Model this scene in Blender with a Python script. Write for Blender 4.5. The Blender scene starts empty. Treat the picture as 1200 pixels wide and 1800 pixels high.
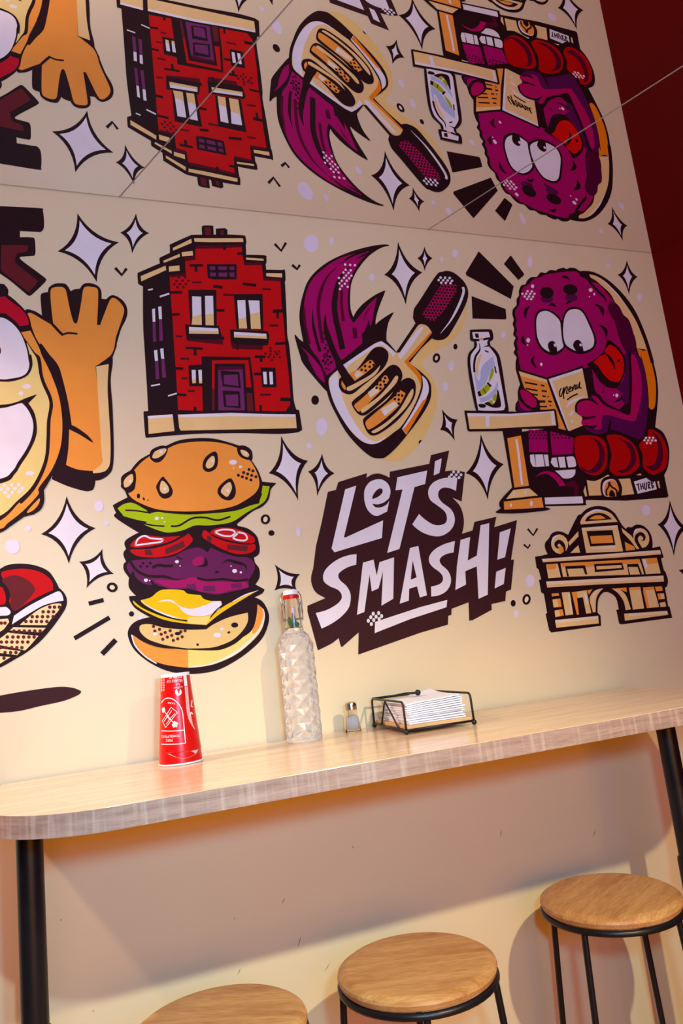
import bpy, bmesh, math, random
from mathutils import Vector, Matrix
from mathutils.geometry import delaunay_2d_cdt
random.seed(7)
SC = bpy.context.scene
COL = SC.collection

# ------------------------------------------------------------------ camera
D, FPX = 1.7, 1294.5
ZT = 1.05                              # top of the counter
CAMZ = ZT + .1111 * D
ZC = CAMZ + .68 * D                    # mirrored ceiling
YAW, PITCH, ROLL = .3663, .1826, -.1133
_f = Vector((math.sin(YAW) * math.cos(PITCH), math.cos(YAW) * math.cos(PITCH), math.sin(PITCH)))
_r0 = Vector((math.cos(YAW), -math.sin(YAW), 0)); _u0 = _r0.cross(_f)
_r = math.cos(ROLL) * _r0 + math.sin(ROLL) * _u0
_u = -math.sin(ROLL) * _r0 + math.cos(ROLL) * _u0
CAM = Vector((0, -D, CAMZ))
cd = bpy.data.cameras.new('camera'); cam = bpy.data.objects.new('camera', cd); COL.objects.link(cam)
cd.sensor_fit = 'VERTICAL'; cd.sensor_height = 36; cd.lens = FPX / 1800 * 36; cd.clip_start = .01
m = Matrix((_r, _u, -_f)).transposed().to_4x4(); m.translation = CAM
cam.matrix_world = m
SC.camera = cam

# ------------------------------------------------------------------ light
VS = SC.view_settings
VS.view_transform = 'Standard'; VS.look = 'None'; VS.gamma = 1; VS.use_curve_mapping = False
VS.exposure = 0.0
wd = bpy.data.worlds.new('world'); SC.world = wd; wd.use_nodes = True
wd.node_tree.nodes['Background'].inputs[0].default_value = (.50, .40, .60, 1)
wd.node_tree.nodes['Background'].inputs[1].default_value = .02

def light(name, kind, loc, energy, color, **kw):
    l = bpy.data.lights.new(name, kind); l.energy = energy; l.color = color
    for k, v in kw.items():
        if k != 'target': setattr(l, k, v)
    o = bpy.data.objects.new(name, l); COL.objects.link(o); o.location = loc
    if 'target' in kw:
        d = Vector(kw['target']) - Vector(loc)
        o.rotation_euler = d.to_track_quat('-Z', 'Y').to_euler()
    return o
light('ceiling_spot_left', 'SPOT', (.05, -1.72, 2.0), 52, (.66, .95, 1), spot_size=1.0, spot_blend=1, shadow_soft_size=.02, target=(-.10, -.12, .86))
light('ceiling_spot_right', 'SPOT', (.90, -1.72, 2.0), 106, (1, .93, .60), spot_size=1.24, spot_blend=1, shadow_soft_size=.02, target=(.72, 0, -.08))
light('blue_fill', 'AREA', (.1, -3.6, 1.80), 24, (.12, .26, 1), shape='RECTANGLE', size=1.4, size_y=.3, target=(.4, 0, 1.4))  # added fill that brings blue to the upper wall; no window stands there
light('amber_fill', 'AREA', (.5, -3.6, .95), 34, (1, .38, .01), shape='RECTANGLE', size=2.2, size_y=1.3, target=(.5, 0, 1.0))  # added orange fill for the wall below the counter, not an actual fixture
light('pendant_glow', 'SPOT', (-.95, -.26, 2.22), 104, (1, .70, .56), spot_size=1.5, spot_blend=.9, shadow_soft_size=.04, target=(.05, -.16, 1.0))
light('camera_flash', 'POINT', (.18, -1.72, 1.36), 46, (.20, .66, 1), shadow_soft_size=.05)

# ------------------------------------------------------------------ materials
def lin(c):
    return tuple(((v / 255) / 12.92 if v / 255 <= .04045 else ((v / 255 + .055) / 1.055) ** 2.4) for v in c)
MATS = {}
def mat(name, rgb, rough=.6, metal=0, spec=.4, trans=0, ior=1.45, bump=0, bscale=300, var=0, vscale=8, coat=0, coat_rough=.3):
    if name in MATS: return MATS[name]
    M = bpy.data.materials.new(name); M.use_nodes = True
    nt = M.node_tree; b = nt.nodes['Principled BSDF']
    c = lin(rgb)
    b.inputs['Base Color'].default_value = (*c, 1)
    b.inputs['Roughness'].default_value = rough; b.inputs['Metallic'].default_value = metal
    b.inputs['Specular IOR Level'].default_value = spec
    b.inputs['Transmission Weight'].default_value = trans; b.inputs['IOR'].default_value = ior
    b.inputs['Coat Weight'].default_value = coat; b.inputs['Coat Roughness'].default_value = coat_rough
    tc = nt.nodes.new('ShaderNodeTexCoord')
    if var:
        n = nt.nodes.new('ShaderNodeTexNoise'); n.inputs['Scale'].default_value = vscale; n.inputs['Detail'].default_value = 5
        nt.links.new(tc.outputs['Object'], n.inputs['Vector'])
        r = nt.nodes.new('ShaderNodeValToRGB')
        r.color_ramp.elements[0].position = .3; r.color_ramp.elements[1].position = .7
        r.color_ramp.elements[0].color = (*[v * (1 - var) for v in c], 1); r.color_ramp.elements[1].color = (*[min(1, v * (1 + var)) for v in c], 1)
        nt.links.new(n.outputs['Fac'], r.inputs['Fac']); nt.links.new(r.outputs['Color'], b.inputs['Base Color'])
    if bump:
        n = nt.nodes.new('ShaderNodeTexNoise'); n.inputs['Scale'].default_value = bscale; n.inputs['Detail'].default_value = 3
        nt.links.new(tc.outputs['Object'], n.inputs['Vector'])
        bp = nt.nodes.new('ShaderNodeBump'); bp.inputs['Strength'].default_value = bump; bp.inputs['Distance'].default_value = .002
        nt.links.new(n.outputs['Fac'], bp.inputs['Height']); nt.links.new(bp.outputs['Normal'], b.inputs['Normal'])
    MATS[name] = M
    return M
PAINT = dict(K=(42, 15, 19), B=(62, 27, 29), BR=(108, 28, 34), DR=(92, 6, 26), W=(244, 231, 234), CR=(249, 205, 136), CW=(250, 224, 186), OR=(255, 158, 62), OD=(255, 136, 10), RD=(208, 7, 12), RC=(204, 6, 40), MG=(176, 2, 98), MH=(190, 4, 92), MD=(92, 2, 42), MX=(84, 2, 50), PU=(120, 44, 98), PD=(92, 9, 76), PP=(108, 30, 82), PM=(172, 16, 94), GR=(180, 202, 4), GD=(176, 184, 8), YL=(252, 200, 2), YH=(250, 218, 120), FA=(245, 214, 132), TN=(240, 198, 122), HA=(249, 206, 122), BL=(190, 194, 226), RT=(226, 10, 4), SP=(240, 222, 232), RK=(192, 3, 3), SS=(248, 216, 154))
def paint(k): return mat('paint_' + k, PAINT[k], rough=.6, spec=.14, var=.04, vscale=14)

# ------------------------------------------------------------------ object helpers
def tag(o, label=None, cat=None, group=None, kind=None):
    if label: o['label'] = label
    if cat: o['category'] = cat
    if group: o['group'] = group
    if kind: o['kind'] = kind
    return o
def empty(name, loc=(0, 0, 0), rz=0):
    o = bpy.data.objects.new(name, None); COL.objects.link(o); o.location = loc; o.rotation_euler.z = rz
    o.empty_display_size = .05
    return o
def mesh_obj(name, verts, faces, mats, parent=None, midx=None, smooth=False):
    me = bpy.data.meshes.new(name); me.from_pydata([tuple(v) for v in verts], [], faces)
    for mm in (mats if isinstance(mats, (list, tuple)) else [mats]): me.materials.append(mm)
    if midx: me.polygons.foreach_set('material_index', midx)
    if smooth: me.polygons.foreach_set('use_smooth', [True] * len(faces))
    me.update()
    o = bpy.data.objects.new(name, me); COL.objects.link(o)
    if parent: o.parent = parent
    return o
class MB:
    def __init__(s): s.v = []; s.f = []
    def add(s, v, f):
        n = len(s.v); s.v += [Vector(p) for p in v]; s.f += [tuple(i + n for i in q) for q in f]; return s
    def box(s, c, d, rz=0):
        v = []
        for x in (-1, 1):
            for y in (-1, 1):
                for z in (-1, 1):
                    px, py = x * d[0] / 2, y * d[1] / 2
                    v.append((c[0] + px * math.cos(rz) - py * math.sin(rz), c[1] + px * math.sin(rz) + py * math.cos(rz), c[2] + z * d[2] / 2))
        return s.add(v, [(0, 1, 3, 2), (4, 6, 7, 5), (0, 4, 5, 1), (2, 3, 7, 6), (0, 2, 6, 4), (1, 5, 7, 3)])
    def prism(s, poly, z0, z1):
        n = len(poly)
        a = sum(poly[i][0] * poly[(i + 1) % n][1] - poly[(i + 1) % n][0] * poly[i][1] for i in range(n))
        if a < 0: poly = poly[::-1]
        v = [(x, y, z0) for x, y in poly] + [(x, y, z1) for x, y in poly]
        f = [tuple(range(n))[::-1], tuple(range(n, 2 * n))] + [(i, (i + 1) % n, n + (i + 1) % n, n + i) for i in range(n)]
        return s.add(v, f)
    def lathe(s, prof, c=(0, 0, 0), seg=32, cap=True, rfun=None):
        v = []
        for j, (r, z) in enumerate(prof):
            for i in range(seg):
                t = 2 * math.pi * i / seg
                rr = rfun(r, z, t) if rfun else r
                v.append((c[0] + rr * math.cos(t), c[1] + rr * math.sin(t), c[2] + z))
        f = []
        for j in range(len(prof) - 1):
            for i in range(seg):
                k = (i + 1) % seg
                f.append((j * seg + i, j * seg + k, (j + 1) * seg + k, (j + 1) * seg + i))
        if cap:
            f.append(tuple(range(seg))[::-1]); n = (len(prof) - 1) * seg; f.append(tuple(range(n, n + seg)))
        return s.add(v, f)
    def tube(s, pts, r, seg=10, closed=False, cap=True):
        pts = [Vector(p) for p in pts]; n = len(pts); v = []; up = None
        for i, p in enumerate(pts):
            a = pts[(i - 1) % n] if closed or i else p; b = pts[(i + 1) % n] if closed or i < n - 1 else p
            t = (b - a).normalized()
            if up is None: up = t.orthogonal().normalized()
            up = (up - t * up.dot(t)).normalized(); w = t.cross(up)
            rr = r[i] if isinstance(r, (list, tuple)) else r
            for k in range(seg):
                q = 2 * math.pi * k / seg; v.append(p + rr * (math.cos(q) * up + math.sin(q) * w))
        f = []
        for i in range(n if closed else n - 1):
            j = (i + 1) % n
            for k in range(seg):
                l = (k + 1) % seg; f.append((i * seg + k, i * seg + l, j * seg + l, j * seg + k))
        if cap and not closed: f.append(tuple(range(seg))[::-1]); f.append(tuple(range((n - 1) * seg, n * seg)))
        return s.add(v, f)
    def ball(s, c, r, seg=12, rings=8):
        prof = [(r * math.sin(math.pi * (j + .02) / (rings + .04)), -r * math.cos(math.pi * j / rings)) for j in range(rings + 1)]
        return s.lathe(prof, c, seg)
    def build(s, name, m, parent=None, smooth=False, bevel=0, auto=None):
        o = mesh_obj(name, s.v, s.f, m, parent, smooth=smooth)
        if auto and smooth:
            try: o.data.set_sharp_from_angle(angle=math.radians(auto))
            except Exception: pass
        if bevel:
            b = o.modifiers.new('bevel', 'BEVEL'); b.width = bevel; b.segments = 2; b.limit_method = 'ANGLE'
        return o

def ray(px, py): return (px - 600) * _r - (py - 900) * _u + FPX * _f
def on_wall(px, py, y=0):
    d = ray(px, py); return CAM + d * ((y - CAM.y) / d.y)
def on_z(px, py, z):
    d = ray(px, py); return CAM + d * ((z - CAM.z) / d.z)

# ------------------------------------------------------------------ structure
wall_m = mat('cream_wall_paint', (238, 214, 172), rough=.42, spec=.4, bump=.05, bscale=60, var=.02, vscale=3)
XC = 1.838                                               # corner with the red wall
RW = Vector((.38, -.925)).normalized()                   # the red wall is skewed to the mural wall
wall = MB().box(((-1.6 + XC) / 2, .06, ZC / 2 + .05), (XC + 1.6, .12, ZC + .1)).build('wall_back', wall_m); tag(wall, kind='structure')
nrm = Vector((-RW.y, RW.x))
rp = [Vector((XC, 0)), Vector((XC, 0)) + RW * 3.2, Vector((XC, 0)) + RW * 3.2 + nrm * .12, Vector((XC, 0)) + nrm * .12]
tag(MB().prism([tuple(p) for p in rp], 0, ZC + .1).build('wall_right', mat('dark_red_wall', (102, 0, 0), rough=.45, spec=.12, bump=.03, bscale=40)), kind='structure')
tag(MB().box((1, -2.2, -.05), (6, 4.8, .1)).build('floor', mat('warm_floor_tile', (190, 112, 52), rough=.5, var=.1)), kind='structure')
ceil = MB().prism([(-1.6, 0), (XC, 0), tuple(Vector((XC, 0)) + RW * 2.1), (-1.6, RW.y * 2.1)], ZC + .012, ZC + .07).build('ceiling', mat('ceiling_board', (70, 50, 46), rough=.6))
tag(ceil, kind='structure')
mirror = mat('ceiling_mirror', (247, 241, 241), rough=.0, metal=1)
strip = mat('joint_strip', (206, 180, 168), rough=.35, metal=.3)
sx = [-1.6 + .3, -.695, .161, 1.0175, XC + .001]
LEN = 2.1
for i in range(4):
    a, b = sx[i] + .0012, sx[i + 1] - .0012
    e = RW * LEN
    MB().prism([(a, -.0035), (b, -.0035), (b + e.x, e.y), (a + e.x, e.y)], ZC, ZC + .012).build('mirror_panel', mirror, ceil)
for i in range(1, 4):
    a, b = sx[i] - .0010, sx[i] + .0010; e = RW * LEN
    MB().prism([(a, -.001), (b, -.001), (b + e.x, e.y), (a + e.x, e.y)], ZC - .001, ZC + .012).build('joint_strip', strip, ceil)
mk = mat('scuff', (176, 140, 100), rough=.7)
for (x, y, l, a) in ((1044, 1465, 18, 75), (880, 1465, 14, 78), (412, 1614, 6, 60), (498, 1583, 14, 70), (620, 1489, 6, 100), (526, 1655, 26, 75), (107, 1617, 4, 90), (164, 1777, 4, 90), (420, 1708, 14, 70), (575, 1700, 22, 60)):
    dx, dy = l / 2 * math.cos(math.radians(a)), -l / 2 * math.sin(math.radians(a))
    p, q = on_wall(x - dx, y - dy), on_wall(x + dx, y + dy); w = .0014
    v = [(p.x - .0004, -.0003, p.z), ((p.x + q.x) / 2 - w, -.0003, (p.z + q.z) / 2), (q.x, -.0003, q.z), ((p.x + q.x) / 2 + w, -.0003, (p.z + q.z) / 2)]
    mesh_obj('scuff_mark', v, [(0, 1, 2, 3)], mk, wall)

# ------------------------------------------------------------------ mural drawing kit (paint films on the wall, traced in wall coordinates)
VIEWS = {'0': (0, 0, 1), 'A1': (0, 340, 5), 'A2': (0, 600, 5), 'A3': (0, 840, 4.2857), 'H1': (230, 380, 7.0588), 'H2': (370, 380, 7.0588), 'H3': (230, 570, 7.0588),
 'H4': (370, 570, 7.0588), 'S1': (500, 420, 6), 'S2': (660, 420, 6), 'S3': (540, 600, 5), 'B1': (190, 760, 4), 'B2': (190, 920, 4), 'B3': (190, 1010, 4),
 'T1': (540, 780, 6), 'T2': (720, 780, 6), 'T3': (540, 960, 6), 'T4': (720, 940, 5.4545), 'R': (920, 880, 4.2857), 'P1': (810, 430, 6), 'P2': (980, 450, 6),
 'P3': (890, 620, 6), 'P4': (1010, 620, 6.6667), 'P5': (800, 570, 7.5), 'P6': (860, 730, 6), 'P7': (1000, 730, 6), 'C': (270, 1170, 9.73)}
def pts(s, view):
    out = []; v = VIEWS[view]
    for tk in s.replace(';', ' ').split():
        if tk[0] == '@': v = VIEWS[tk[1:]]; continue
        sharp = tk[-1] == '!'
        x, y = tk.rstrip('!').split(',')
        out.append((v[0] + float(x) / v[2], v[1] + float(y) / v[2], sharp))
    return out
def cr(p0, p1, p2, p3, t):
    return tuple(.5 * (2 * p1[i] + (p2[i] - p0[i]) * t + (2 * p0[i] - 5 * p1[i] + 4 * p2[i] - p3[i]) * t * t + (3 * p1[i] - p0[i] - 3 * p2[i] + p3[i]) * t ** 3) for i in (0, 1))
def curve(P, closed, sub=5):
    n = len(P); out = []
    for i in range(n if closed else n - 1):
        p1, p2 = P[i], P[(i + 1) % n]
        p0 = P[(i - 1) % n] if (closed or i > 0) and not p1[2] else p1
        p3 = P[(i + 2) % n] if (closed or i + 2 < n) and not p2[2] else p2
        if p1[2] and p2[2]: out.append((p1[0], p1[1])); continue
        for k in range(sub): out.append(cr(p0, p1, p2, p3, k / sub))
    if not closed: out.append((P[-1][0], P[-1][1]))
    return out
def grow(q, d):
    # widen a brush outline by d
    n = len(q); a = sum(q[i][0] * q[(i + 1) % n][1] - q[(i + 1) % n][0] * q[i][1] for i in range(n)); sg = 1 if a > 0 else -1; out = []
    for i in range(n):
        p, c, e = q[i - 1], q[i], q[(i + 1) % n]; nx = ny = 0
        for u, v in ((p, c), (c, e)):
            dx, dy = v[0] - u[0], v[1] - u[1]; l = math.hypot(dx, dy)
            if l > 1e-6: nx += dy / l; ny -= dx / l
        l = math.hypot(nx, ny) or 1; out.append((c[0] + sg * nx / l * d, c[1] + sg * ny / l * d))
    return out
LSTEP = .00008
class Motif:
    """a painted motif: polygons in photo pixels, laid on a surface by the mapper"""
    def __init__(s, name, label, cat, group=None, mapper=None, mats=None, parent=None):
        s.name, s.label, s.cat, s.group = name, label, cat, group
        s.base = 0; s.parts = []; s.boxes = []; s.v = 'A1'; s.mapper = mapper; s.mats = mats or paint; s.parent = parent
    def part(s, name, view=None, label=None):
        s.parts.append((name, [], label)); s.v = view or s.v; return s
    def view(s, v): s.v = v; return s
    def _put(s, k, polys):
        if not s.parts: s.part(s.name)
        xs = [p[0] for q in polys for p in q]; ys = [p[1] for q in polys for p in q]
        b = (min(xs), min(ys), max(xs), max(ys)); L = s.base
        for c, l in s.boxes:
            if c[0] < b[2] and c[2] > b[0] and c[1] < b[3] and c[3] > b[1]: L = max(L, l + 1)
        s.boxes.append((b, L)); s.parts[-1][1].append((k, polys, L))
        return s
    def F(s, k, d, view=None): return s._put(k, [[(p[0], p[1]) for p in pts(d, view or s.v)]])
    def C(s, k, d, view=None, sub=5):
        q = curve(pts(d, view or s.v), True, sub)
        if k == 'K' and not s.mapper: q = grow(q, 1.0)
        return s._put(k, [q])
    def E(s, k, x, y, rx, ry=None, rot=0, view=None, n=14):
        v = VIEWS[view or s.v]; ry = ry or rx; c, sn = math.cos(math.radians(rot)), math.sin(math.radians(rot)); q = []
        for i in range(n):
            t = 2 * math.pi * i / n; a, b = rx * math.cos(t), ry * math.sin(t)
            q.append((v[0] + (x + a * c - b * sn) / v[2], v[1] + (y + a * sn + b * c) / v[2]))
        return s._put(k, [q])
    def S(s, k, w, d, view=None, t=0, straight=False):
        """stroke; t: 0 even, 1 taper at start, 2 taper at end, 3 both"""
        vv = VIEWS[view or s.v]; P = pts(d, view or s.v)
        c = [(p[0], p[1]) for p in P] if straight or len(P) == 2 else curve(P, False, 5)
        n = len(c); w = w / vv[2] / 2 * (1.2 if k == 'K' and not s.mapper else 1); L, R = [], []
        for i in range(n):
            a, b = c[max(0, i - 1)], c[min(n - 1, i + 1)]
            dx, dy = b[0] - a[0], b[1] - a[1]; l = math.hypot(dx, dy) or 1
            u = i / (n - 1); ww = w
            if t & 1: ww *= min(1, u * 2.2 + .12)
            if t & 2: ww *= min(1, (1 - u) * 2.2 + .12)
            L.append((c[i][0] - dy / l * ww, c[i][1] + dx / l * ww)); R.append((c[i][0] + dy / l * ww, c[i][1] - dx / l * ww))
        return s._put(k, [[L[i], L[i + 1], R[i + 1], R[i]] for i in range(n - 1)])
    def dots(s, k, r, d, view=None, ry=None):
        v = VIEWS[view or s.v]; ry = ry or r
        return s._put(k, [[(x + r / v[2] * math.cos(i * math.pi / 4), y + ry / v[2] * math.sin(i * math.pi / 4)) for i in range(8)] for x, y, _ in pts(d, view or s.v)])
    def grid(s, k, r, poly, ux, uy, vx, vy, view=None):
        v = VIEWS[view or s.v]; P = [(p[0], p[1]) for p in pts(poly, view or s.v)]
        xs = [p[0] for p in P]; ys = [p[1] for p in P]; ux, uy, vx, vy, r = ux / v[2], uy / v[2], vx / v[2], vy / v[2], r / v[2]
        cx, cy = sum(xs) / len(P), sum(ys) / len(P); out = []
        for i in range(-30, 31):
            for j in range(-30, 31):
                x, y = cx + i * ux + j * vx, cy + i * uy + j * vy; ins = False
                for a in range(len(P)):
                    (x1, y1), (x2, y2) = P[a], P[a - 1]
                    if (y1 > y) != (y2 > y) and x < (x2 - x1) * (y - y1) / (y2 - y1) + x1: ins = not ins
                if ins: out.append([(x + r * math.cos(q * math.pi / 3), y + r * math.sin(q * math.pi / 3)) for q in range(6)])
        return s._put(k, out) if out else s
    def build(s):
        def put(name, shapes, parent):
            vs, fs, ms, mi = [], [], [], []
            for k, polys, L in shapes:
                if k not in ms: ms.append(k)
                for q in polys:
                    n = len(vs)
                    a = sum(q[i][0] * q[(i + 1) % len(q)][1] - q[(i + 1) % len(q)][0] * q[i][1] for i in range(len(q)))
                    if a > 0: q = q[::-1]              # face the room
                    tris = [tuple(range(len(q)))]
                    if len(q) > 4 and not s.mapper:    # clean fill, also where a brush line crosses itself
                        r = delaunay_2d_cdt([Vector(p) for p in q], [], [list(range(len(q)))], 1, 1e-4)
                        q = [(p.x, p.y) for p in r[0]]; tris = []
                        for f in r[2]:
                            (ax, ay), (bx, by), (cx, cy) = (q[i] for i in f[:3])
                            tris.append(tuple(f) if (bx - ax) * (cy - ay) - (cx - ax) * (by - ay) < 0 else tuple(f[::-1]))
                    for x, y in q:
                        if s.mapper: vs.append(s.mapper(x, y, L))
                        else:
                            w = on_wall(x, y); vs.append((w.x, -.0004 - L * LSTEP, w.z))
                    for f in tris: fs.append(tuple(i + n for i in f)); mi.append(ms.index(k))
            return mesh_obj(name, vs, fs, [s.mats(k) for k in ms], parent, mi)
        if s.parent:
            for name, sh, lab in s.parts:
                o = put(name, sh, s.parent)
                if lab: o['label'] = lab
                if name == 'dot_shading': o['kind'] = 'stuff'
            return s.parent
        if len(s.parts) == 1:
            o = put(s.name, s.parts[0][1], None)
        else:
            xs = [(b[0] + b[2]) / 2 for b, _ in s.boxes]; ys = [b[3] for b, _ in s.boxes]
            w = on_wall(sum(xs) / len(xs), max(ys)); o = empty(s.name, (w.x, 0, w.z)); 
            for name, sh, lab in s.parts:
                c = put(name, sh, o); c.matrix_parent_inverse = Matrix.Translation((-w.x, 0, -w.z))
                if lab: c['label'] = lab
                if name == 'dot_shading': c['kind'] = 'stuff'
        tag(o, s.label, s.cat, s.group)
        return o
# ------------------------------------------------------------------ mural: loose marks that belong to the wall
mk = Motif('paint_spot', None, None, parent=wall)
for (x, y, rx, ry) in ((547, 428, 13, 16), (582.5, 424, 4, 7), (653.7, 487, 5, 7), (799.7, 445, 5.5, 7.5), (775.8, 456, 3, 4.5), (565, 750, 10, 15), (543, 784, 5, 5), (739, 778, 3.5, 4.5),
    (931, 460, 4.5, 10), (884, 588, 4.5, 6), (1123.7, 522.5, 5, 7), (1068, 467, 4, 4), (173.8, 889.7, 8, 10), (186.7, 920, 4.5, 4.5), (49.7, 929, 5, 5), (22, 961, 13, 13), (931, 1020.7, 8, 11),
    (907, 1078.4, 4.5, 7), (1135, 897, 7.5, 9.5), (792.7, 643, 5, 9), (782, 680, 5, 8), (246, 1085, 4, 4), (1157, 1000, 3, 9), (524, 935, 4, 9), (640, 915, 0.1, .1)):
    if rx > 1: mk.part('paint_spot').E('SP', x, y, rx, ry, view='0')
for v, d, w in (('A1', '1012,655 1070,718! 1112,660', 22), ('H2', '795,345 875,430! 935,330', 28), ('H2', '1010,605 1072,658! 1107,605', 28), ('R', '30,213 72,262! 103,210', 13), ('R', '0,330 32,358! 48,330', 12)):
    mk.part('bird_mark').S('K', w, d, v, straight=True)
for v, x, y, rx, ry in (('S2', 840, 1137, 22, 30), ('S3', 68, 517, 34, 42), ('B1', 1147, 708, 22, 20), ('A3', 990, 1025, 20, 20), ('T4', 990, 657, 24, 32), ('P5', 10, 296, 20, 38)):
    if v != 'P5': mk.part('paint_dot').E('K', x, y, rx, ry, view=v)
for v, x, y, rx, ry, ix, iy in (('S2', 640, 1257, 40, 52, 15, 25), ('B1', 1105, 612, 34, 36, 15, 20), ('A3', 845, 825, 42, 37, 20, 17), ('T4', 1118, 620, 40, 52, 18, 30)):
    mk.part('paint_ring').E('K', x, y, rx, ry, 10, v); mk.E('CW', x, y, ix, iy, 15, v)
for d, w in (('668,948 780,920', 27), ('560,1210 825,1052', 28), ('768,1328 872,1220', 32)): mk.part('dash_mark').S('K', w, d, 'A3')
mk.part('paint_streak').C('B', '-300,1700 0,1640 200,1605 430,1575 540,1580 600,1600 612,1610! 590,1635 480,1680 300,1720 150,1755 0,1770 -300,1790', 'A3')
mk.build()

# ------------------------------------------------------------------ stars
def star(T, R, B, L, w, label):
    g = Motif('painted_star', label, 'painted star', 'four-pointed stars of the mural')
    def ring(t, bow):
        cx, cy = sum(p[0] for p in t) / 4, sum(p[1] for p in t) / 4; out = []
        for i in range(4):
            a, b = t[i], t[(i + 1) % 4]; mx, my = (a[0] + b[0]) / 2, (a[1] + b[1]) / 2
            c = (mx + (cx - mx) * bow, my + (cy - my) * bow)
            for k in range(7):
                u = k / 7; out.append(((1 - u) ** 2 * a[0] + 2 * u * (1 - u) * c[0] + u * u * b[0], (1 - u) ** 2 * a[1] + 2 * u * (1 - u) * c[1] + u * u * b[1]))
        return out
    t = [T, R, B, L]; cx, cy = sum(p[0] for p in t) / 4, sum(p[1] for p in t) / 4
    o = []
    for p in t:
        d = math.hypot(p[0] - cx, p[1] - cy); k = (d - 3.3 * w) / d; o.append((cx + (p[0] - cx) * k, cy + (p[1] - cy) * k))
    g.part('outline')._put('K', [ring(t, .52)]); g.part('fill')._put('W', [ring(o, .50)])
    g.build()
star((136, 375), (209, 426), (170, 496), (101, 442), 4, 'large white painted star right of the dark brown letter')
star((239, 375), (262, 410), (232, 446), (211, 409), 3.4, 'small white painted star left of the house chimneys')
star((699, 425), (742, 479), (713, 536), (675, 483), 4, 'tall white painted star above the spatula, left of its grip')
star((745.5, 433), (760, 454), (746, 477), (733, 454), 2.8, 'smallest white painted star, above the spatula grip')
star((566, 797), (588, 832), (557, 872), (541, 829), 3.6, 'slim white painted star left of the slogan, near its first letter')
star((493.5, 766), (541, 810), (524, 880), (472, 832), 4, 'large white painted star right of the burger bun')
star((776, 719), (804, 737.5), (799, 775), (773, 756), 3.4, 'small tilted white painted star left of the table')
star((844.5, 763), (885, 816), (857, 879), (818, 832), 4, 'large white painted star under the painted table')
star((1101, 457), (1120, 487), (1105, 518), (1085, 483), 2.8, 'slim white painted star at the top right corner of the mural')
star((1176.5, 879), (1207, 928), (1184, 978), (1155, 922), 3.3, 'tall white painted star beside the city gate')
star((117, 872), (168, 928.5), (121, 991), (72, 939), 4, 'large white painted star under the waving arm')
star((180, 965), (200, 1009), (152, 1034), (139, 987), 3.6, 'tilted white painted star left of the burger patty')
star((482.5, 992), (527, 1009), (522, 1040), (482, 1038), 3.6, 'white painted star half hidden by the glass bottle top')
star((1210, 985), (1232, 1012), (1216, 1040), (1192, 1002), 3, 'white painted star cut by the right edge beside the gate')

# ------------------------------------------------------------------ rays
g = Motif('painted_rays', 'three dark brown wedge rays painted above the drawn bottle', 'painted rays')
g.part('ray', 'P1').F('K', '185,72 200,85 555,440 525,575 55,325 48,300')
g.part('ray').F('K', '520,115 535,128 665,310 660,325 605,375 450,205')
g.part('ray').F('K', '110,542 470,680 478,780 465,790 120,780')
g.build()

# ------------------------------------------------------------------ letter
g = Motif('painted_letter', 'dark brown capital letter E painted at the upper left', 'lettering')
g.part('letter_shadow', 'A1').C('K', '-130,118! 20,118 100,122 350,135 372,155 383,250 378,310 355,335 345,335! 172,328! 172,390! 275,392 300,408 308,510 298,545! 180,553! 185,590 385,740 396,765 385,785 280,885 255,893 235,883 100,770 0,700 -130,610!')
g.part('letter_face').C('BR', '10,455! 225,458 245,480 235,505 210,520 160,525 140,545 135,590 150,625 315,755 325,785 270,850 245,860 150,790 20,685 10,640!')
g.build()

# ------------------------------------------------------------------ burger figure at the left edge
g = Motif('painted_burger_figure', 'round smiling burger figure waving a hand, cut by the left edge', 'painted figure')
g.part('arm', 'A1').C('K', '225,1035 290,1035 340,1060 375,1085! 365,980 362,900 380,880 425,872! 435,830 480,800 540,795 580,805 610,850 618,870! 650,850 705,842! 730,805 770,793 820,800 860,820 885,860 888,930! 935,935! 970,905 1010,903 1070,940 1105,990 1115,1050 1100,1110 1060,1190 1030,1290 1005,1380 @A2 1025,30 985,140! 985,200 968,350 985,600 995,950 985,1110 950,1170 890,1210 835,1220! 820,1290 790,1310 740,1310 600,1270 460,1210! 500,1000 540,760 520,500 440,250 380,120 320,0 @A1 330,1350 270,1200!')
g.C('OR', '240,1065 275,1052 375,1110 470,1165! 455,1040 443,900 448,845 480,825 540,822 575,845 590,900 610,1000 635,1100 655,1142 675,1140! 690,1090 715,950 730,850 755,820 810,822 850,835 862,870 860,1000 852,1155! 878,1160! 920,1050 960,950 990,918 1030,935 1075,985 1090,1040 1060,1140 1020,1260 1000,1370 960,1440 @A2 900,190! 840,215! 860,450 880,750 895,1000 905,1040 880,1090 820,1140! 700,1130 620,1105 580,1085! 600,950 608,770! 632,750! 600,540 550,330 510,210 430,110 360,20 @A1 330,1350 280,1230 262,1120')
g.C('CR', '845,222! 955,200! 945,400 955,600 970,850 968,1050 945,1120 900,1150 820,1160! 815,1140! 880,1090 905,1040 895,1000 875,700', 'A2')
g.S('K', 20, '460,1150 520,1215 552,1245', 'A1').S('K', 14, '545,1244 600,1228 680,1235', 'A1')
g.C('K', '880,198! 930,165 985,120! 985,185! 930,195', 'A2').C('K', '610,770! 700,815 815,888! 760,825 640,745', 'A2')
g.part('bun', 'A1').C('K', '@0 -60,498 @A1 0,800 40,812 68,850 65,895! 130,945 215,1030 255,1100 275,1180 320,1290 420,1450 @A2 430,250 520,520 548,700 540,850 520,1000 460,1170 380,1310! 385,1400 360,1470 310,1510 @A3 260,270 180,290! 80,360 0,410 @0 -50,952 -120,954 -200,925 -262,862 -292,760 -280,650 -230,560 -180,510')
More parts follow.
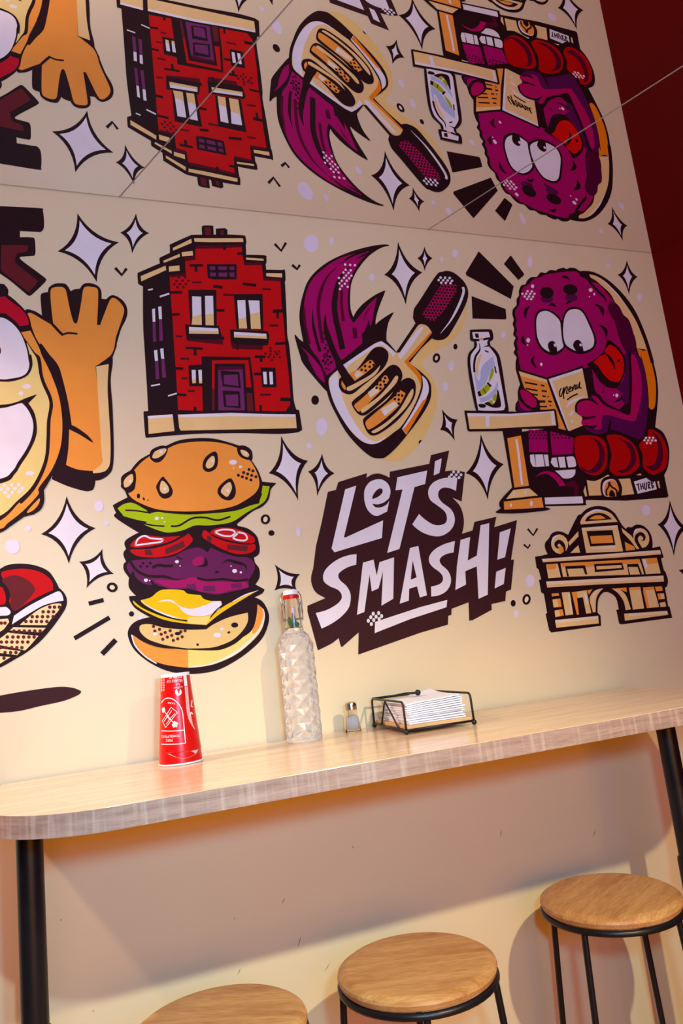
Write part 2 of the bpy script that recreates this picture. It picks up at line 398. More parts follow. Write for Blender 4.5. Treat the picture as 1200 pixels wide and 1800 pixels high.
g.C('OR', '@A1 180,1215! 265,1203! 340,1350 @A2 370,130 435,260 508,450 543,640 545,830 518,980 448,1140 340,1290 @A3 288,125 178,245 60,340 0,385 @0 -50,932 -120,937 -200,908 -255,850 -280,760 -270,650 -200,560 -100,540!')
g.C('OR', '300,155 290,200 250,245 205,265 215,240 270,180', 'A3')
g.part('face', 'A2').C('K', '@A1 215,1280! 300,1400 @A2 350,150 370,290 395,370 445,480 460,570 440,690 434,850 422,1010 380,1150 300,1300 190,1420 @A3 140,185 0,318 @0 -60,932 -140,932 -226,885 -268,800 -274,700 -236,600 -100,556!')
g.C('FA', '@A1 240,1320! 290,1400 @A2 325,160 345,290 372,380 425,500 433,580 413,700 408,850 396,1010 350,1150 270,1290 150,1405 @0 0,907 -60,923 -140,923 -220,880 -262,800 -268,700 -230,600 -100,560!')
g.E('W', 235, 398, 38, 20).E('W', 185, 460, 22, 20).E('W', 262, 1160, 38, 20)
g.dots('W', 18, '40,1268 103,1262 165,1260 10,1300 70,1297 132,1295 198,1292 45,1330 107,1327 170,1322 78,1360')
g.part('mouth').C('K', '0,565 130,545 230,505 322,472! 245,545! 300,640 320,770 300,870 240,990 180,1080 125,1165 20,1240 @0 -90,862 -165,785 -172,728 -80,716')
g.C('W', '0,590 100,570 170,548 200,550 250,610 285,690 292,770 270,870 220,970 160,1060 110,1140 0,1210 @0 -80,850 -150,780 -158,735 -80,724')
g.part('hat', 'A1').C('RC', '0,910 35,905 110,960 190,1020 235,1080 252,1140 240,1165 180,1180! 140,1130 70,1075 0,1055 @0 -100,550 -170,575 -160,530 -60,515')
g.C('K', '150,1175! 255,1160! 265,1205! 175,1218!')
g.part('eye', 'A1').C('K', '-20,1075 40,1088 110,1138 178,1218 232,1330 262,1440 @A2 270,120 280,210 250,285 190,325 90,350 0,350 @0 -62,668 -105,605 -88,550 -40,543')
g.C('W', '-10,1090 50,1105 120,1155 185,1240 235,1370 250,1460 @A2 258,210 240,270 190,310 90,330 0,335 @0 -58,660 -95,600 -80,560 -40,553')
g.E('BR', -28, 1385, 38, 48).E('K', -45, 1390, 38, 40)
g.build()

# ------------------------------------------------------------------ sneakers
g = Motif('painted_sneakers', 'pair of red sneakers with dotted soles painted at the left edge', 'painted shoes')
g.part('outline', 'A3').C('K', '-100,735 0,690 60,660 160,650 270,665 360,705 410,770 440,830! 480,870 500,920 490,980 440,1060 380,1140 300,1230 200,1310 100,1370 0,1425 -140,1480 -280,1380 -280,900')
g.part('upper').C('RD', '10,715 100,690 190,685 290,705 360,745 395,790 400,845! 280,900 180,960 120,1000 100,985 70,930 80,870 40,790')
g.C('BR', '15,770 80,738 140,738 210,770 250,810 262,850 210,920 140,985 110,1000 80,970 80,900 60,830')
g.C('RD', '0,820 30,850 45,910 35,950 0,960! -120,960! -120,830')
g.part('sole_edge').C('W', '445,855 470,885 478,925! 420,935 330,960 240,1010 150,1065 90,1105! 105,1040! 200,975 310,915 400,870').C('W', '-120,985! 0,975 50,975 80,1010 60,1035 0,1040 -120,1060!')
g.part('sole').C('SS', '460,950 440,1000 380,1070 350,1110! 150,1108! 180,1080 280,1000 380,955').F('SS', '345,1130 310,1165 110,1150 75,1150 100,1125').F('SS', '290,1190 230,1260 190,1300 0,1260 -80,1250 0,1210 60,1165 110,1172')
g.F('SS', '155,1305 130,1335 0,1320 -80,1310 -80,1280 0,1285').F('SS', '80,1350 0,1400 -60,1420 -60,1345 0,1345').F('SS', '-60,1075 0,1065 60,1060 70,1085 30,1140 0,1160 -60,1190')
for y, xs in ((970, (410, 447, 375)), (1005, (325, 365, 403)), (1042, (243, 280, 320, 360, 400)), (1078, (195, 235, 275, 313, 353)), (1150, (105, 145, 183, 222, 262, 302)), (1195, (55, 97, 137, 178, 218, 257)), (1233, (10, 50, 90, 130, 170, 210)), (1275, (5, 45, 88, 127, 165)), (1312, (38, 80, 120)), (1355, (30,)), (1090, (10, 38))):
    g.dots('BR', 14, ' '.join('%d,%d' % (x, y + (4 if y > 960 else 0)) for x in xs))
g.build()

# ------------------------------------------------------------------ house
g = Motif('painted_house', 'red brick town house with stepped gable and purple door', 'painted house')
g.part('side_wall', 'H1').C('K', '88,720 100,705 365,590! 360,530 375,515 490,460! 490,370 505,350 750,240! 890,235! 885,150 900,125 1005,125 1015,140 1020,235! 1058,235! 1058,160! 1165,155! 1190,175! @H2 205,235! 400,245 425,260 437,330 430,345! 437,485! 660,492 685,515 685,580 678,585! 685,670! 890,675 908,665 918,690 922,790 915,805! 935,1200 945,1482 @H4 968,260 1000,600 1020,900 1040,1010 1060,1065! 1085,1072 1095,1090 1130,1310! 1085,1335! 850,1355 400,1345 0,1350 @H3 900,1350 560,1370 220,1400 195,1398 183,1370 163,1110 170,1090! 220,1080! 205,780 175,300 158,0 @H1 155,870! 95,838!')
g.S('W', 18, '212,918 272,905').S('W', 22, '358,1000 475,962').S('W', 18, '250,765 360,745', 'H3').S('W', 18, '460,890 568,858', 'H3')
g.part('front_wall').F('RD', '800,405 1140,400 @H2 385,380 395,480 420,610 635,605 655,795 865,805 880,1100 905,1300 920,1482 @H4 930,300 965,600 990,900 985,1000 930,1080 560,1075 @H3 895,1075 585,1065 560,620 530,200 520,0 @H1 490,945 480,740 680,735 672,560 800,540')
for d in ('@H1 800,365 1140,360 @H2 380,352 382,385 0,400 @H1 800,405', '@H2 425,575 635,580 635,608 420,612', '@H2 655,770 870,780 868,808 655,800', '@H1 655,505 795,495 785,545 672,558', '@H1 490,735 680,715 690,745 490,762'): g.F('DR', d)
g.part('chimney').F('BR', '915,140 985,138 990,235 920,235').part('chimney').F('BR', '1110,180 1150,178 1155,235 1110,235')
for d in ('@H1 120,745 430,615 438,670 128,810', '@H1 400,555 603,468 608,505 410,580', '@H1 520,395 748,282 755,332 522,430', '@H1 470,625 600,612 605,678 472,690', '@H1 628,450 765,432 770,490 635,500', '@H1 782,275 @H2 400,275 408,322 0,325 @H1 790,318', '@H2 440,515 655,530 658,555 440,540', '@H2 688,708 885,710 888,762 690,748'): g.part('roof_ledge').F('CR', d)
def win(*sh):
    g.part('window')
    for k, d in sh: g.F(k, d)
win(('W', '@H1 262,1155 298,1145 303,1312 270,1314'), ('PU', '@H1 268,1312 303,1310 @H3 315,215 275,222'), ('W', '@H1 338,1125 378,1120 385,1278 348,1282'), ('PU', '@H1 348,1280 385,1276 @H3 398,205 352,208'))
win(('W', '@H3 285,325 325,318 338,454 298,460'), ('PU', '@H3 298,458 338,452 352,680 308,685'), ('W', '@H3 362,305 402,298 413,432 375,427'), ('PU', '@H3 375,427 413,430 438,660 388,665'))
win(('K', '@H1 940,595 @H2 325,597 322,785 40,787 @H1 955,770'), ('PU', '@H1 975,625 1045,625 1045,668 980,668'), ('PU', '@H1 980,703 1052,703 1055,748 985,748'), ('PU', '@H2 92,625 200,625 200,668 97,668'), ('PU', '@H2 97,703 205,703 205,752 100,752'), ('PU', '@H2 232,628 293,625 293,668 238,670'), ('PU', '@H2 232,703 293,700 295,752 238,752'))
win(('DR', '@H3 690,180 1145,198 1140,255 700,208'), ('K', '@H1 710,915 1060,915 1065,1370 740,1370 720,1100'), ('W', '@H1 758,995 870,1000 875,1217 820,1242 762,1252'), ('CR', '@H1 762,1250 820,1240 875,1215 880,1355 752,1350'), ('W', '@H1 918,990 1018,990 1025,1212 922,1227'), ('CR', '@H1 922,1225 1025,1210 1028,1358 925,1355'),
    ('K', '@H1 668,1345 1090,1360 @H3 1130,150 1160,160 1155,195 690,185'), ('W', '@H3 720,35 1080,52 1085,92 720,80'), ('CR', '@H3 720,78 1085,90 1088,122 720,118'))
win(('DR', '@H4 250,230 320,250 650,262 640,320 270,305'), ('K', '@H4 318,240 345,240 345,320 318,320'), ('K', '@H2 285,968 645,965 655,1420 320,1400'), ('W', '@H2 330,1045 430,1042 440,1260 345,1282'), ('CR', '@H2 345,1280 440,1258 452,1395 350,1395'), ('W', '@H2 468,1045 605,1050 610,1192 490,1222'), ('CR', '@H2 490,1220 610,1190 622,1402 500,1400'),
    ('K', '@H4 240,65 700,85 730,130 715,250 690,265 320,250 250,232'), ('W', '@H4 290,95 690,120 692,152 290,132'), ('CR', '@H4 290,130 692,150 698,182 290,165'))
win(('K', '@H3 712,510 895,500 900,770 722,770'), ('W', '@H3 752,568 802,566 805,682 758,692'), ('CR', '@H3 758,690 805,680 805,732 762,735'), ('W', '@H3 835,568 882,566 888,702 842,705'), ('CR', '@H3 842,705 888,700 888,735 845,735'))
win(('K', '@H4 618,535 805,540 820,785 640,785'), ('W', '@H4 648,590 692,590 700,745 660,745'), ('W', '@H4 725,590 768,590 775,745 735,748'))
g.part('door', 'H4').F('K', '@H3 875,400 @H4 490,410 530,700 555,1080 @H3 890,1080').F('RD', '@H4 15,448 468,445 505,785 440,785 425,490 50,490 46,1070 20,1070').F('BR', '445,850 515,860 530,1080 455,1080').F('BR', '15,800 45,800 48,1070 20,1070')
g.F('PU', '90,535 395,530 425,1070 95,1070').F('MD', '90,530 395,528 397,560 90,572').F('K', '120,575 355,595 375,795 150,772').F('PU', '162,632 335,625 345,770 165,745').F('K', '148,825 360,835 372,1045 165,1025').F('PU', '185,880 340,870 342,1020 195,1015')
g.part('plinth').F('CR', '@H3 212,1168 520,1148 540,1325 220,1362').F('W', '@H3 207,1140 515,1118 520,1152 212,1172').F('CR', '@H3 585,1155 @H4 200,1138 700,1142 1055,1145 1068,1290 0,1312 @H3 620,1320 600,1290').F('W', '@H3 580,1122 900,1112 @H4 250,1100 700,1115 1052,1118 1055,1148 700,1145 200,1140 @H3 590,1158')
for k, v, w, d in (('K', 'H1', 28, '725,612 890,612'), ('K', 'H1', 30, '805,612 808,690'), ('K', 'H1', 30, '1020,870 1135,885'), ('K', 'H1', 28, '485,948 635,945'), ('K', 'H1', 30, '505,1225 605,1218'), ('K', 'H1', 30, '1055,1170 1160,1172'), ('K', 'H1', 30, '1160,370 1162,420'), ('DR', 'H1', 22, '760,822 875,822'), ('DR', 'H1', 26, '1145,975 1200,975'),
    ('K', 'H2', 26, '330,465 398,465'), ('K', 'H2', 30, '395,840 565,860'), ('DR', 'H2', 24, '640,905 750,908'), ('DR', 'H2', 26, '160,978 290,978'), ('K', 'H2', 36, '770,1180 895,1175'), ('K', 'H2', 26, '830,1190 830,1270'), ('DR', 'H2', 28, '725,1355 840,1360'),
    ('DR', 'H3', 22, '555,150 640,152'), ('K', 'H3', 26, '680,293 890,305'), ('K', 'H3', 30, '795,300 797,388'), ('DR', 'H3', 26, '612,428 720,430'), ('K', 'H3', 28, '545,548 650,550'), ('DR', 'H3', 24, '625,670 700,675'), ('DR', 'H3', 26, '708,828 790,828'), ('K', 'H3', 28, '570,872 688,880'), ('K', 'H3', 30, '795,1025 795,1078'),
    ('K', 'H4', 26, '545,405 680,405'), ('K', 'H4', 28, '625,405 627,468'), ('K', 'H4', 28, '800,243 945,235'), ('K', 'H4', 28, '535,618 640,618'), ('DR', 'H4', 26, '610,875 750,875'), ('K', 'H4', 38, '865,932 1005,935'), ('K', 'H4', 24, '615,1000 622,1080'), ('K', 'H4', 30, '435,805 510,810')):
    g.part('brick_mark', v).S(k, w, d)
g.part('dot_shading').dots('DR', 18, '565,805 640,800 712,803 537,845 608,845 682,842 577,882 650,882 672,760 595,760', 'H1').part('dot_shading').dots('DR', 16, '742,297 848,340 820,372 680,365 742,375 720,408 783,408 855,412 757,445 745,335 800,345', 'H4')
g.build()

# ------------------------------------------------------------------ burger
g = Motif('painted_burger', 'tall open burger with flying layers painted under the house', 'painted burger')
g.part('outline', 'B1').C('K', '95,360 100,310 160,270! 220,200 295,155! 310,125 370,98 405,100! 500,60 620,45 740,48 850,75 920,98! 960,98 1000,125 1012,170 1005,200! 1050,270 1080,350! 1178,358! 1140,400 1125,470 1080,520 1010,555 905,640! 910,660 980,680 1040,730 1058,790 @B2 1060,150 1058,210 1020,240! 1030,280 1058,320 1060,380 1030,430! 1095,465! 1080,490 1020,520! @B3 1080,190 1120,260 1125,330 1090,430 1020,510 900,600 760,670 600,695 440,680 300,620 190,530 145,440 150,380 200,330 300,300! 200,240 160,190 150,155! 200,150! @B2 150,450 150,380! 115,330 112,290 130,270! 110,215 130,180! 118,140 140,110 220,65! @B1 130,650 70,610 45,585 60,570! 35,515! 80,490 140,460! 120,410 95,385')
g.part('top_bun').C('OR', '140,430! 185,400 192,330 180,270! 235,210 295,165! 330,205 380,190 415,115! 500,80 640,65 760,70 850,88 912,112! 920,155 980,185 1010,215 1040,270 1060,330 1060,380 1030,430 960,480 880,520 760,545 620,555 480,555 340,540 230,500 170,465')
g.E('W', 877, 210, 28, 18).E('W', 930, 243, 12, 10).E('W', 880, 252, 5).dots('K', 11, '990,262 1017,272 952,283 980,293 1008,303 1038,313 915,302 943,313 972,323 1003,335').E('K', 213, 448, 12, 18).E('K', 250, 468, 7, 12, -20).E('K', 280, 477, 5)
for a, b, h in (('295,160 310,125 370,98 412,105 410,140 380,190 340,210 305,190', '310,170 330,135 380,115 410,118 395,150 350,180 320,183', (372, 137, 12)), ('95,360 100,320 150,280 185,275 192,340 175,400 140,415 105,395', '112,380 110,345 135,310 170,295 175,340 150,375 125,388', (155, 345, 10)),
    ('380,318 345,370 345,400 370,450 405,463 440,445 450,410 430,370 395,325', '378,340 362,390 375,425 405,430 428,410 415,370', (400, 397, 11)), ('740,140 690,175 668,220 675,262 710,275 755,250 768,200 762,150', '735,165 700,195 685,235 705,255 740,235 750,190', (733, 200, 10)),
    ('850,328 790,375 772,420 800,460 850,475 885,450 893,400 875,345', '850,350 810,380 792,415 810,440 840,452 868,400 865,365', (842, 410, 13)), ('912,105 950,98 1000,125 1010,165 990,190 940,175 915,145', '930,125 965,130 990,155 980,175 945,160', (968, 148, 9))):
    g.part('sesame_seed').C('K', a).C('CR', b).E('W', *h)
g.part('lettuce').C('GR', '65,535! 110,505 175,497 270,548! 290,568 350,560 430,570 560,578 700,572 840,560 920,545 1000,515 1060,500! 1075,440 1085,375! 1135,380! 1110,470 1060,515 980,560 880,625 800,645 700,655 610,655 520,690 420,705 340,685 250,648! 270,630 200,615 110,590!')
g.S('K', 9, '120,548 200,552 300,568').S('K', 11, '440,660 500,655 590,605 680,600 770,618 858,592').S('K', 9, '240,640 320,655 395,660').S('K', 9, '985,500 1050,480 1078,430').E('W', 342, 605, 15, 12).E('W', 380, 603, 8).E('W', 397, 630, 5)
g.part('tomato_slice', 'B2').C('RD', '155,160 190,115 250,82 320,90 400,95 510,88! 440,125 350,150 230,170').C('RD', '160,185 300,180 430,145 520,100 565,70! 595,115 560,160 480,210 380,235 260,238 185,220').F('BR', '400,180 530,122 540,165 405,220').F('BR', '255,190 300,185 315,225 262,225').S('W', 12, '190,155 210,110 255,88 300,105 385,112! 370,130 300,140 190,155')
g.part('tomato_slice').C('RD', '715,65 760,35 840,30 920,45 990,75 1030,110 1010,140 900,130 800,105 735,80').C('RD', '672,50 700,60 740,95 840,130 950,150 1030,145! 1035,180 990,210 900,215 800,180 700,125 660,90').F('BR', '835,148 985,160 975,198 835,185').F('BR', '695,85 728,98 722,138 692,118').S('W', 12, '750,60 800,45 870,48 890,68 860,90 800,85 750,62').S('W', 12, '905,62 960,75 975,110 940,122 880,105 905,75 905,62')
g.part('patty').C('PP', '140,280 180,260 300,250 450,235 540,190 620,170 660,180 700,205! 720,170! 800,205 900,235 980,240 1020,270 1030,320 1000,380 985,400 990,440! 960,460 800,495 740,500 640,480 560,460 460,465 360,440 250,425 180,370 150,350 130,310')
g.C('PM', '320,400 420,400 520,395 600,380 680,405 850,410 960,410 985,450! 860,470 790,490 700,485 640,478 560,450 430,450').F('PP', '545,430 610,425 625,470 560,460').F('PP', '670,440 750,440 755,480 665,475').F('PP', '860,425 935,420 940,450 865,458')
g.S('K', 16, '155,270 200,330 280,370 400,375 470,395 545,388', t=2).S('K', 14, '625,385 700,400 800,392 900,405 980,395').S('K', 16, '310,312 350,295 400,300 455,298').S('K', 18, '805,280 840,260 900,275 960,295 975,335', t=3).C('PM', '590,270 620,240 665,235 660,285 610,300').S('K', 20, '625,302 680,295 688,270 680,238', t=3).E('K', 765, 343, 16, 10, -20).S('K', 8, '480,235 520,255')
g.C('K', '300,400! 330,430 400,465 350,450 315,430').C('K', '175,340! 190,380 240,425! 200,410 165,370')
g.E('W', 483, 270, 14, 11).E('W', 505, 300, 5).E('W', 888, 335, 17, 14).E('W', 932, 345, 8).E('W', 863, 300, 5).E('W', 265, 400, 14, 12).E('W', 292, 403, 5).dots('K', 10, '245,280 295,280 228,303 272,303')
g.part('cheese', 'B3').C('YL', '230,180! 300,160 350,120 400,105 520,110 560,135 650,145! 670,170 720,185 790,185! 800,210! 720,300! 640,325 540,328 400,295 290,240 235,195')
g.C('YL', '172,180! 250,240 400,300 550,328 715,310! 780,245 900,175 1058,108! 920,190 780,280 690,355! 550,345 400,320 280,270 190,215').C('YH', '560,300! 720,292! 690,353! 560,345!').C('W', '340,195! 400,175 450,180 510,225 590,240 680,215 740,190 795,190! 790,230 740,270 680,290 590,290 530,265 480,210 420,190')
g.S('W', 12, '232,182 300,235 400,280 500,312 550,322', t=3).S('K', 9, '245,210 350,270 450,308 555,326', t=1).S('W', 9, '860,198 960,145 1055,112', t=3).S('K', 7, '720,300 760,250 820,205 870,190')
g.part('bottom_bun').C('OR', '165,420! 240,465 340,500 500,525 565,528! 562,655! 470,645 370,625 270,580 195,510').C('YH', '560,528! 700,532 820,505 930,450 1010,390 1040,300 1048,215! 1085,240 1100,300 1075,390 1010,470 900,560 760,625 640,650 562,656!').C('OR', '1048,208! 1080,240 1088,290 1050,390 1010,410 1040,310')
g.C('TN', '220,370 240,352 300,350 400,375 560,388 690,385! 740,350 850,300 980,268! 980,330 940,420 870,475 780,510 640,525 520,515 400,495 290,460 230,410')
g.S('W', 9, '165,425 190,500 260,575 340,625').S('W', 15, '562,645 680,640 800,600 920,530 1040,420 1095,310 1090,240', t=3).S('K', 24, '180,390 220,440 300,480 400,508 500,520', t=2).S('K', 26, '535,523 700,525 800,510 900,460 980,370 1015,260', t=1)
g.dots('BR', 12, '318,365 328,398 360,385 372,420 383,455 400,408 415,440 435,395 446,428 457,463 488,452 510,402 519,438 540,395').E('K', 488, 415, 22, 12).E('K', 888, 355, 25, 18).E('K', 847, 407, 11, 8, -25).E('K', 628, 493, 9).E('W', 765, 425, 28, 16).E('W', 798, 383, 15, 11).E('W', 330, 418, 15, 12)
g.build()
# ------------------------------------------------------------------ spatula with flame
g = Motif('painted_spatula', 'cream slotted spatula with dark grip and magenta flame', 'painted spatula')
g.part('halo', 'S2').C('HA', '950,690 955,800 905,950 800,1080 660,1160 560,1230 @S3 1010,200 1100,330 1140,450 1130,580 1060,780 960,930 830,1040 740,1055 640,1040! 690,1010 870,820 1080,420 920,190! 1060,0 @S2 640,1065 780,1010 900,850')
g.part('flame', 'S1').C('K', '1100,70! 1040,65 900,85 700,140 500,225 350,330 250,450 195,600 165,750 165,880 195,1050 205,1100! 150,1060 108,1012! 130,1100 165,1220 205,1320 @S3 110,370 175,440! 250,240! @S1 600,1320! 820,1130 960,1060 1070,1090! 1068,1000 1090,880 1145,778! 1060,830 980,890 955,930! 955,850 990,720 1058,548! 950,600 830,690 760,770 725,840! 690,740 685,600 700,460 760,330 860,200 960,120 1040,80')
g.C('MG', '172,1135! 240,1195 330,1290 @S3 130,260 155,370! 90,310 20,180 0,120')
g.C('MG', '890,130! 720,160 560,215 400,320 290,430 230,560 205,700 205,880 235,1050 290,1180 360,1270 @S3 170,300! 250,240! @S1 590,1290! 820,1100! 815,930 860,780 900,720 970,620! 900,680 800,800 725,890! 680,800 665,650 680,500 720,360 800,230 880,150')
g.C('MG', '725,890! 800,800 900,690 972,620! 945,740 925,860 900,930! 890,850! 840,980! 815,1000!')
g.S('MD', 36, '560,290 450,400 380,560 355,720 370,900 400,1090', t=1).S('K', 50, '690,290 590,400 545,530 525,700 540,850 575,1000 610,1165', t=1).S('K', 26, '295,750 300,900 340,1080 375,1190', t=1).S('K', 52, '430,800 430,930 480,1100 550,1260 600,1320', t=1)
g.S('MD', 30, '600,540 600,700 620,870').S('MD', 45, '735,940 745,1050').S('MD', 28, '215,700 215,900 265,1110', t=1).S('K', 18, '860,130 700,185 580,270', t=2).S('K', 14, '900,140 820,180 750,210', t=2).S('MD', 12, '920,700 860,780 835,880', t=3)
g.dots('W', 13, '637,272 690,276 740,279 642,328 695,333 619,356 672,360 648,388 703,390 572,413 625,413 680,417 601,443 654,443 576,470 633,474 603,498 664,507 582,530')
g.dots('MX', 14, '407,992 425,1055 402,1090 437,1120 425,1155 457,1180 440,1215 472,1240 420,1250 455,1275 402,1290 435,1300 490,1305 @S3 155,60 180,95 145,120 172,130 200,135 140,170 175,160 205,185 155,200 185,205 135,255 165,240 190,250 150,300')
g.part('blade', 'S3').C('K', '@S2 400,810 410,740 470,650 640,390 700,355 760,345 830,370 920,450 965,540 960,640 900,780 800,960 740,1040 660,1065 590,1045! 470,1160 350,1310! @S3 1000,280 1065,350 1083,420 1070,520 1000,650 880,810 780,930 690,1010 640,1025 560,1010 450,920 340,790 250,630 195,510 165,380 185,310 250,240! 300,185! @S1 820,1110! 980,1050 1040,1060 1080,1090 1175,1200! @S2 425,890! 400,840')
g.C('CR', '270,250! 320,215! 560,40 630,10 680,20 775,100! 810,100! @S2 440,920! 475,900 540,920 590,985! 460,1140 345,1290! @S3 900,200 970,270 1000,330 990,430 930,580 830,740 760,800 680,860 620,890 560,905 480,880 390,800 300,670 230,530 190,400 195,320')
g.C('W', '195,330! 260,260! 290,440 350,600 430,740 510,840 600,880 690,840! 640,885 560,905 470,870 360,760 260,600 205,460').C('W', '310,210! 600,18 680,20 772,105! 755,140! 700,70 620,42 380,200 350,250!')
g.C('OD', '@S3 850,180! 930,90 @S2 580,980! 595,990! 470,1150 345,1290! @S3 985,280 1000,330 995,400! 960,310 880,220').C('W', '475,935 490,960 290,1240 250,1255 250,1210 400,1010', 'S2')
g.C('W', '1005,300! 1050,350 1065,430 1030,520 880,760! 865,820! 830,770! 940,590 1010,420').C('OD', '1015,520! 1050,500! 1000,600 870,820! 835,770! 870,740')
for a in (('280,360 300,320 420,270 560,90 620,55 670,65 705,110 695,180 640,260 480,390 390,460 320,450 285,410', '365,285! 450,245 550,165 595,210! 500,290 415,350!', '410,290 440,255 490,290 430,325', '345,405! 420,370 560,290 640,210! 600,290 460,390 380,435 345,430', '550,185 580,210 505,220 545,225 510,258 475,252'),
          ('395,560 410,520 520,430 680,260 740,215 790,225 825,280 815,350 720,470 560,610 490,650 440,630', '412,560 470,510 600,390 680,300 715,345! 640,440 520,560 455,620 420,590', '530,450 600,395 630,440 550,500', '470,620! 480,590 620,490 720,380 770,310 795,315 770,380 640,510 520,610 480,630', '680,325 640,345 670,355 610,380 640,385 680,385 605,412 640,418'),
          ('492,710 520,660 700,520 800,380 870,330 930,350 945,420 920,520 800,680 660,790 580,825 530,800', '510,710 560,660 760,490 800,430 860,460! 800,570 660,700 545,775 515,750', '640,600 760,530 800,560 680,660', '560,795! 680,720 800,610 890,460 925,420 920,490 850,600 700,740 610,800 570,808', '800,440 800,475 830,480 770,475 765,510 800,515 735,500 800,550')):
    g.part('slot', 'S3').C('K', a[0]).C('OR', a[1]).F('CW', a[2]).C('CR', a[3]).dots('K', 12, a[4])
g.C('OR', '300,345! 335,400! 330,430 300,390', 'S3').F('W', '655,625 690,600 702,630 670,650')
g.part('skewer', 'S3').F('K', '215,95 300,190 412,360 345,408 255,240')
g.part('grip', 'S2').F('MH', '690,480 850,480 850,560 760,700 690,790 620,865 560,860 500,820 490,790 560,690 640,560').grid('K', 15, '675,470 865,470 860,565 770,710 700,800 630,875 550,870 490,830 475,790 545,690 630,550', 35, 2, 19, -31)
g.S('W', 26, '915,510 925,560 880,690 790,860 680,1000', t=2).dots('W', 14, '682,410 730,412 778,414 662,436 710,438 757,440 803,444 690,465 738,466 786,468')
g.build()

# ------------------------------------------------------------------ slogan
g = Motif('painted_slogan', "white slogan LET'S SMASH! on a jagged dark brown panel", 'lettering')
g.part('dark_panel', 'T1').C('B', "215,508! 300,487! 325,405! 628,310! 622,360! 680,325 750,315 820,335 865,360! 868,295! @T2 205,212! 222,120! 415,72! 372,290! 480,282 580,300! 545,610! 450,570! 530,660 565,770 568,860 550,950! 660,915! 680,825! 912,770! 890,880! 1130,805! @T4 970,240! 998,238! 970,525! 922,545! 915,635! 782,665! 785,720! 600,820! 568,825! 562,648! 400,710! 398,768! 368,778! 365,862! 100,940! @T3 535,1145! 540,910! 365,1065! 350,1050 330,970! 250,1030 110,1100! 0,690! 0,630! 190,548! 90,490 45,400 40,320 60,240! 90,0! @T1 150,830!")
for nm, k in (('letter', [('F', 'W', 'T1', '398,482 515,442 385,985 400,990 798,808 785,995 285,1145 255,1105')]),
    ('letter', [('C', 'W', 'T1', '598,560 605,480 650,410 720,378 790,380 850,425 876,500 862,570! 862,605! 840,715! 790,740 735,762 680,745 630,690 605,620'), ('C', 'B', 'T1', '682,585! 690,545 730,490 770,472 790,485 790,515 760,550 715,575'), ('C', 'B', 'T1', '682,632! 740,640 800,622 850,585 880,545! 885,602! 858,608! 830,645 770,672 715,668')]),
    ('letter', [('F', 'W', 'T1', '948,355 @T2 182,283 160,425 48,458 @T1 970,1110 840,1152 1002,482 928,492')]),
    ('apostrophe', [('F', 'W', 'T2', '265,185 335,155 325,240 310,310 250,335')]),
    ('letter', [('C', 'W', 'T2', '500,360! 485,498! 420,470 350,465 305,500 300,560 340,620 430,690 470,770 465,850 420,920 340,970 250,975 150,945 70,895 25,850! 95,742! 160,800 240,850 310,860 370,840 390,790 370,720 300,660 220,600 192,530 205,460 260,400 350,365 430,360')]),
    ('letter', [('C', 'W', 'T3', '518,85! 515,195! 420,225 350,270 325,310 345,360 410,420 450,490 455,570 430,660 350,750 250,820 150,870! 88,705! 200,675 300,620 355,565 360,510 320,460 240,425 180,380 165,320 190,250 260,180 350,125 440,95')]),
    ('letter', [('F', 'W', 'T3', '585,175 697,142 730,310 760,170 913,118 905,555 780,628 797,265 750,445 678,478 655,300 600,695 522,725')]),
    ('letter', [('F', 'W', 'T3', '972,608 1068,575 1072,450 @T4 68,495 95,602 163,580 80,107 0,128'), ('F', 'B', 'T3', '1108,150 1150,330 1088,355')]),
    ('letter', [('C', 'W', 'T4', '432,60! 418,170! 350,185 300,215 285,250 305,290 360,340 390,400 390,470 350,540 280,580 205,593! 203,498! 270,480 310,450 315,400 280,355 220,310 185,260 190,200 240,140 330,90')]),
    ('letter', [('F', 'W', 'T4', '485,50 577,22 553,248 640,200 @T2 745,860 835,838 @T4 745,575 657,615 640,303 530,350 537,478 435,530 450,300')]),
    ('exclamation_mark', [('F', 'W', 'T2', '948,935 1063,893 @T4 912,215 838,240'), ('F', 'W', 'T4', '828,355 918,318 900,472 812,515')]),
    ('underline', [('F', 'W', 'T3', '712,800 1200,640 @T4 357,625 350,695 0,810 @T3 708,918')])):
    g.part(nm)
    for fn, c, v, d in k: getattr(g, fn)(c, d, v)
g.part('dot_shading').dots('W', 16, '460,298 510,298 437,328 488,328 538,328 415,352 466,355 517,358', 'T2').part('dot_shading').dots('W', 17, '693,713 750,706 667,750 723,744 781,738 641,788 698,780 673,822 755,770', 'T3', ry=22)
g.build()

# ------------------------------------------------------------------ city gate
g = Motif('painted_city_gate', 'orange and cream classical city gate with scrolls and arch', 'painted gate')
g.part('outline', 'R').C('K', '88,425! 130,420! 185,405! 165,360 165,320 190,290 215,250 260,235 305,246! 335,262! 388,155! 412,112! 435,105! 480,65 550,45 620,55 680,95 715,150! 740,190 775,225! 780,205 815,205! 850,185 900,195 945,240 965,300 965,360! 1025,348! 1050,425! 1030,435! 1050,520 1062,535! 1082,600 1075,645! 1060,655! 1085,800! 1095,800! 1115,880! 740,928! 722,925! 700,825! 720,822! 705,750 680,710 630,685 590,695 560,740 552,800 552,845! 575,870! 580,940! 210,990! 195,975! 168,855! 180,850! 155,700! 135,690! 118,600! 135,595! 115,515! 100,505!')
g.part('dome').C('CR', '425,165! 440,130 480,90 540,70 610,75 660,100 700,150 705,160! 560,170 430,180!').S('W', 15, '445,135 500,88 560,72 625,85', t=3).C('K', '465,155! 490,120 550,98 610,105 660,140!').C('OR', '490,140! 530,115 580,112 618,135! 560,142')
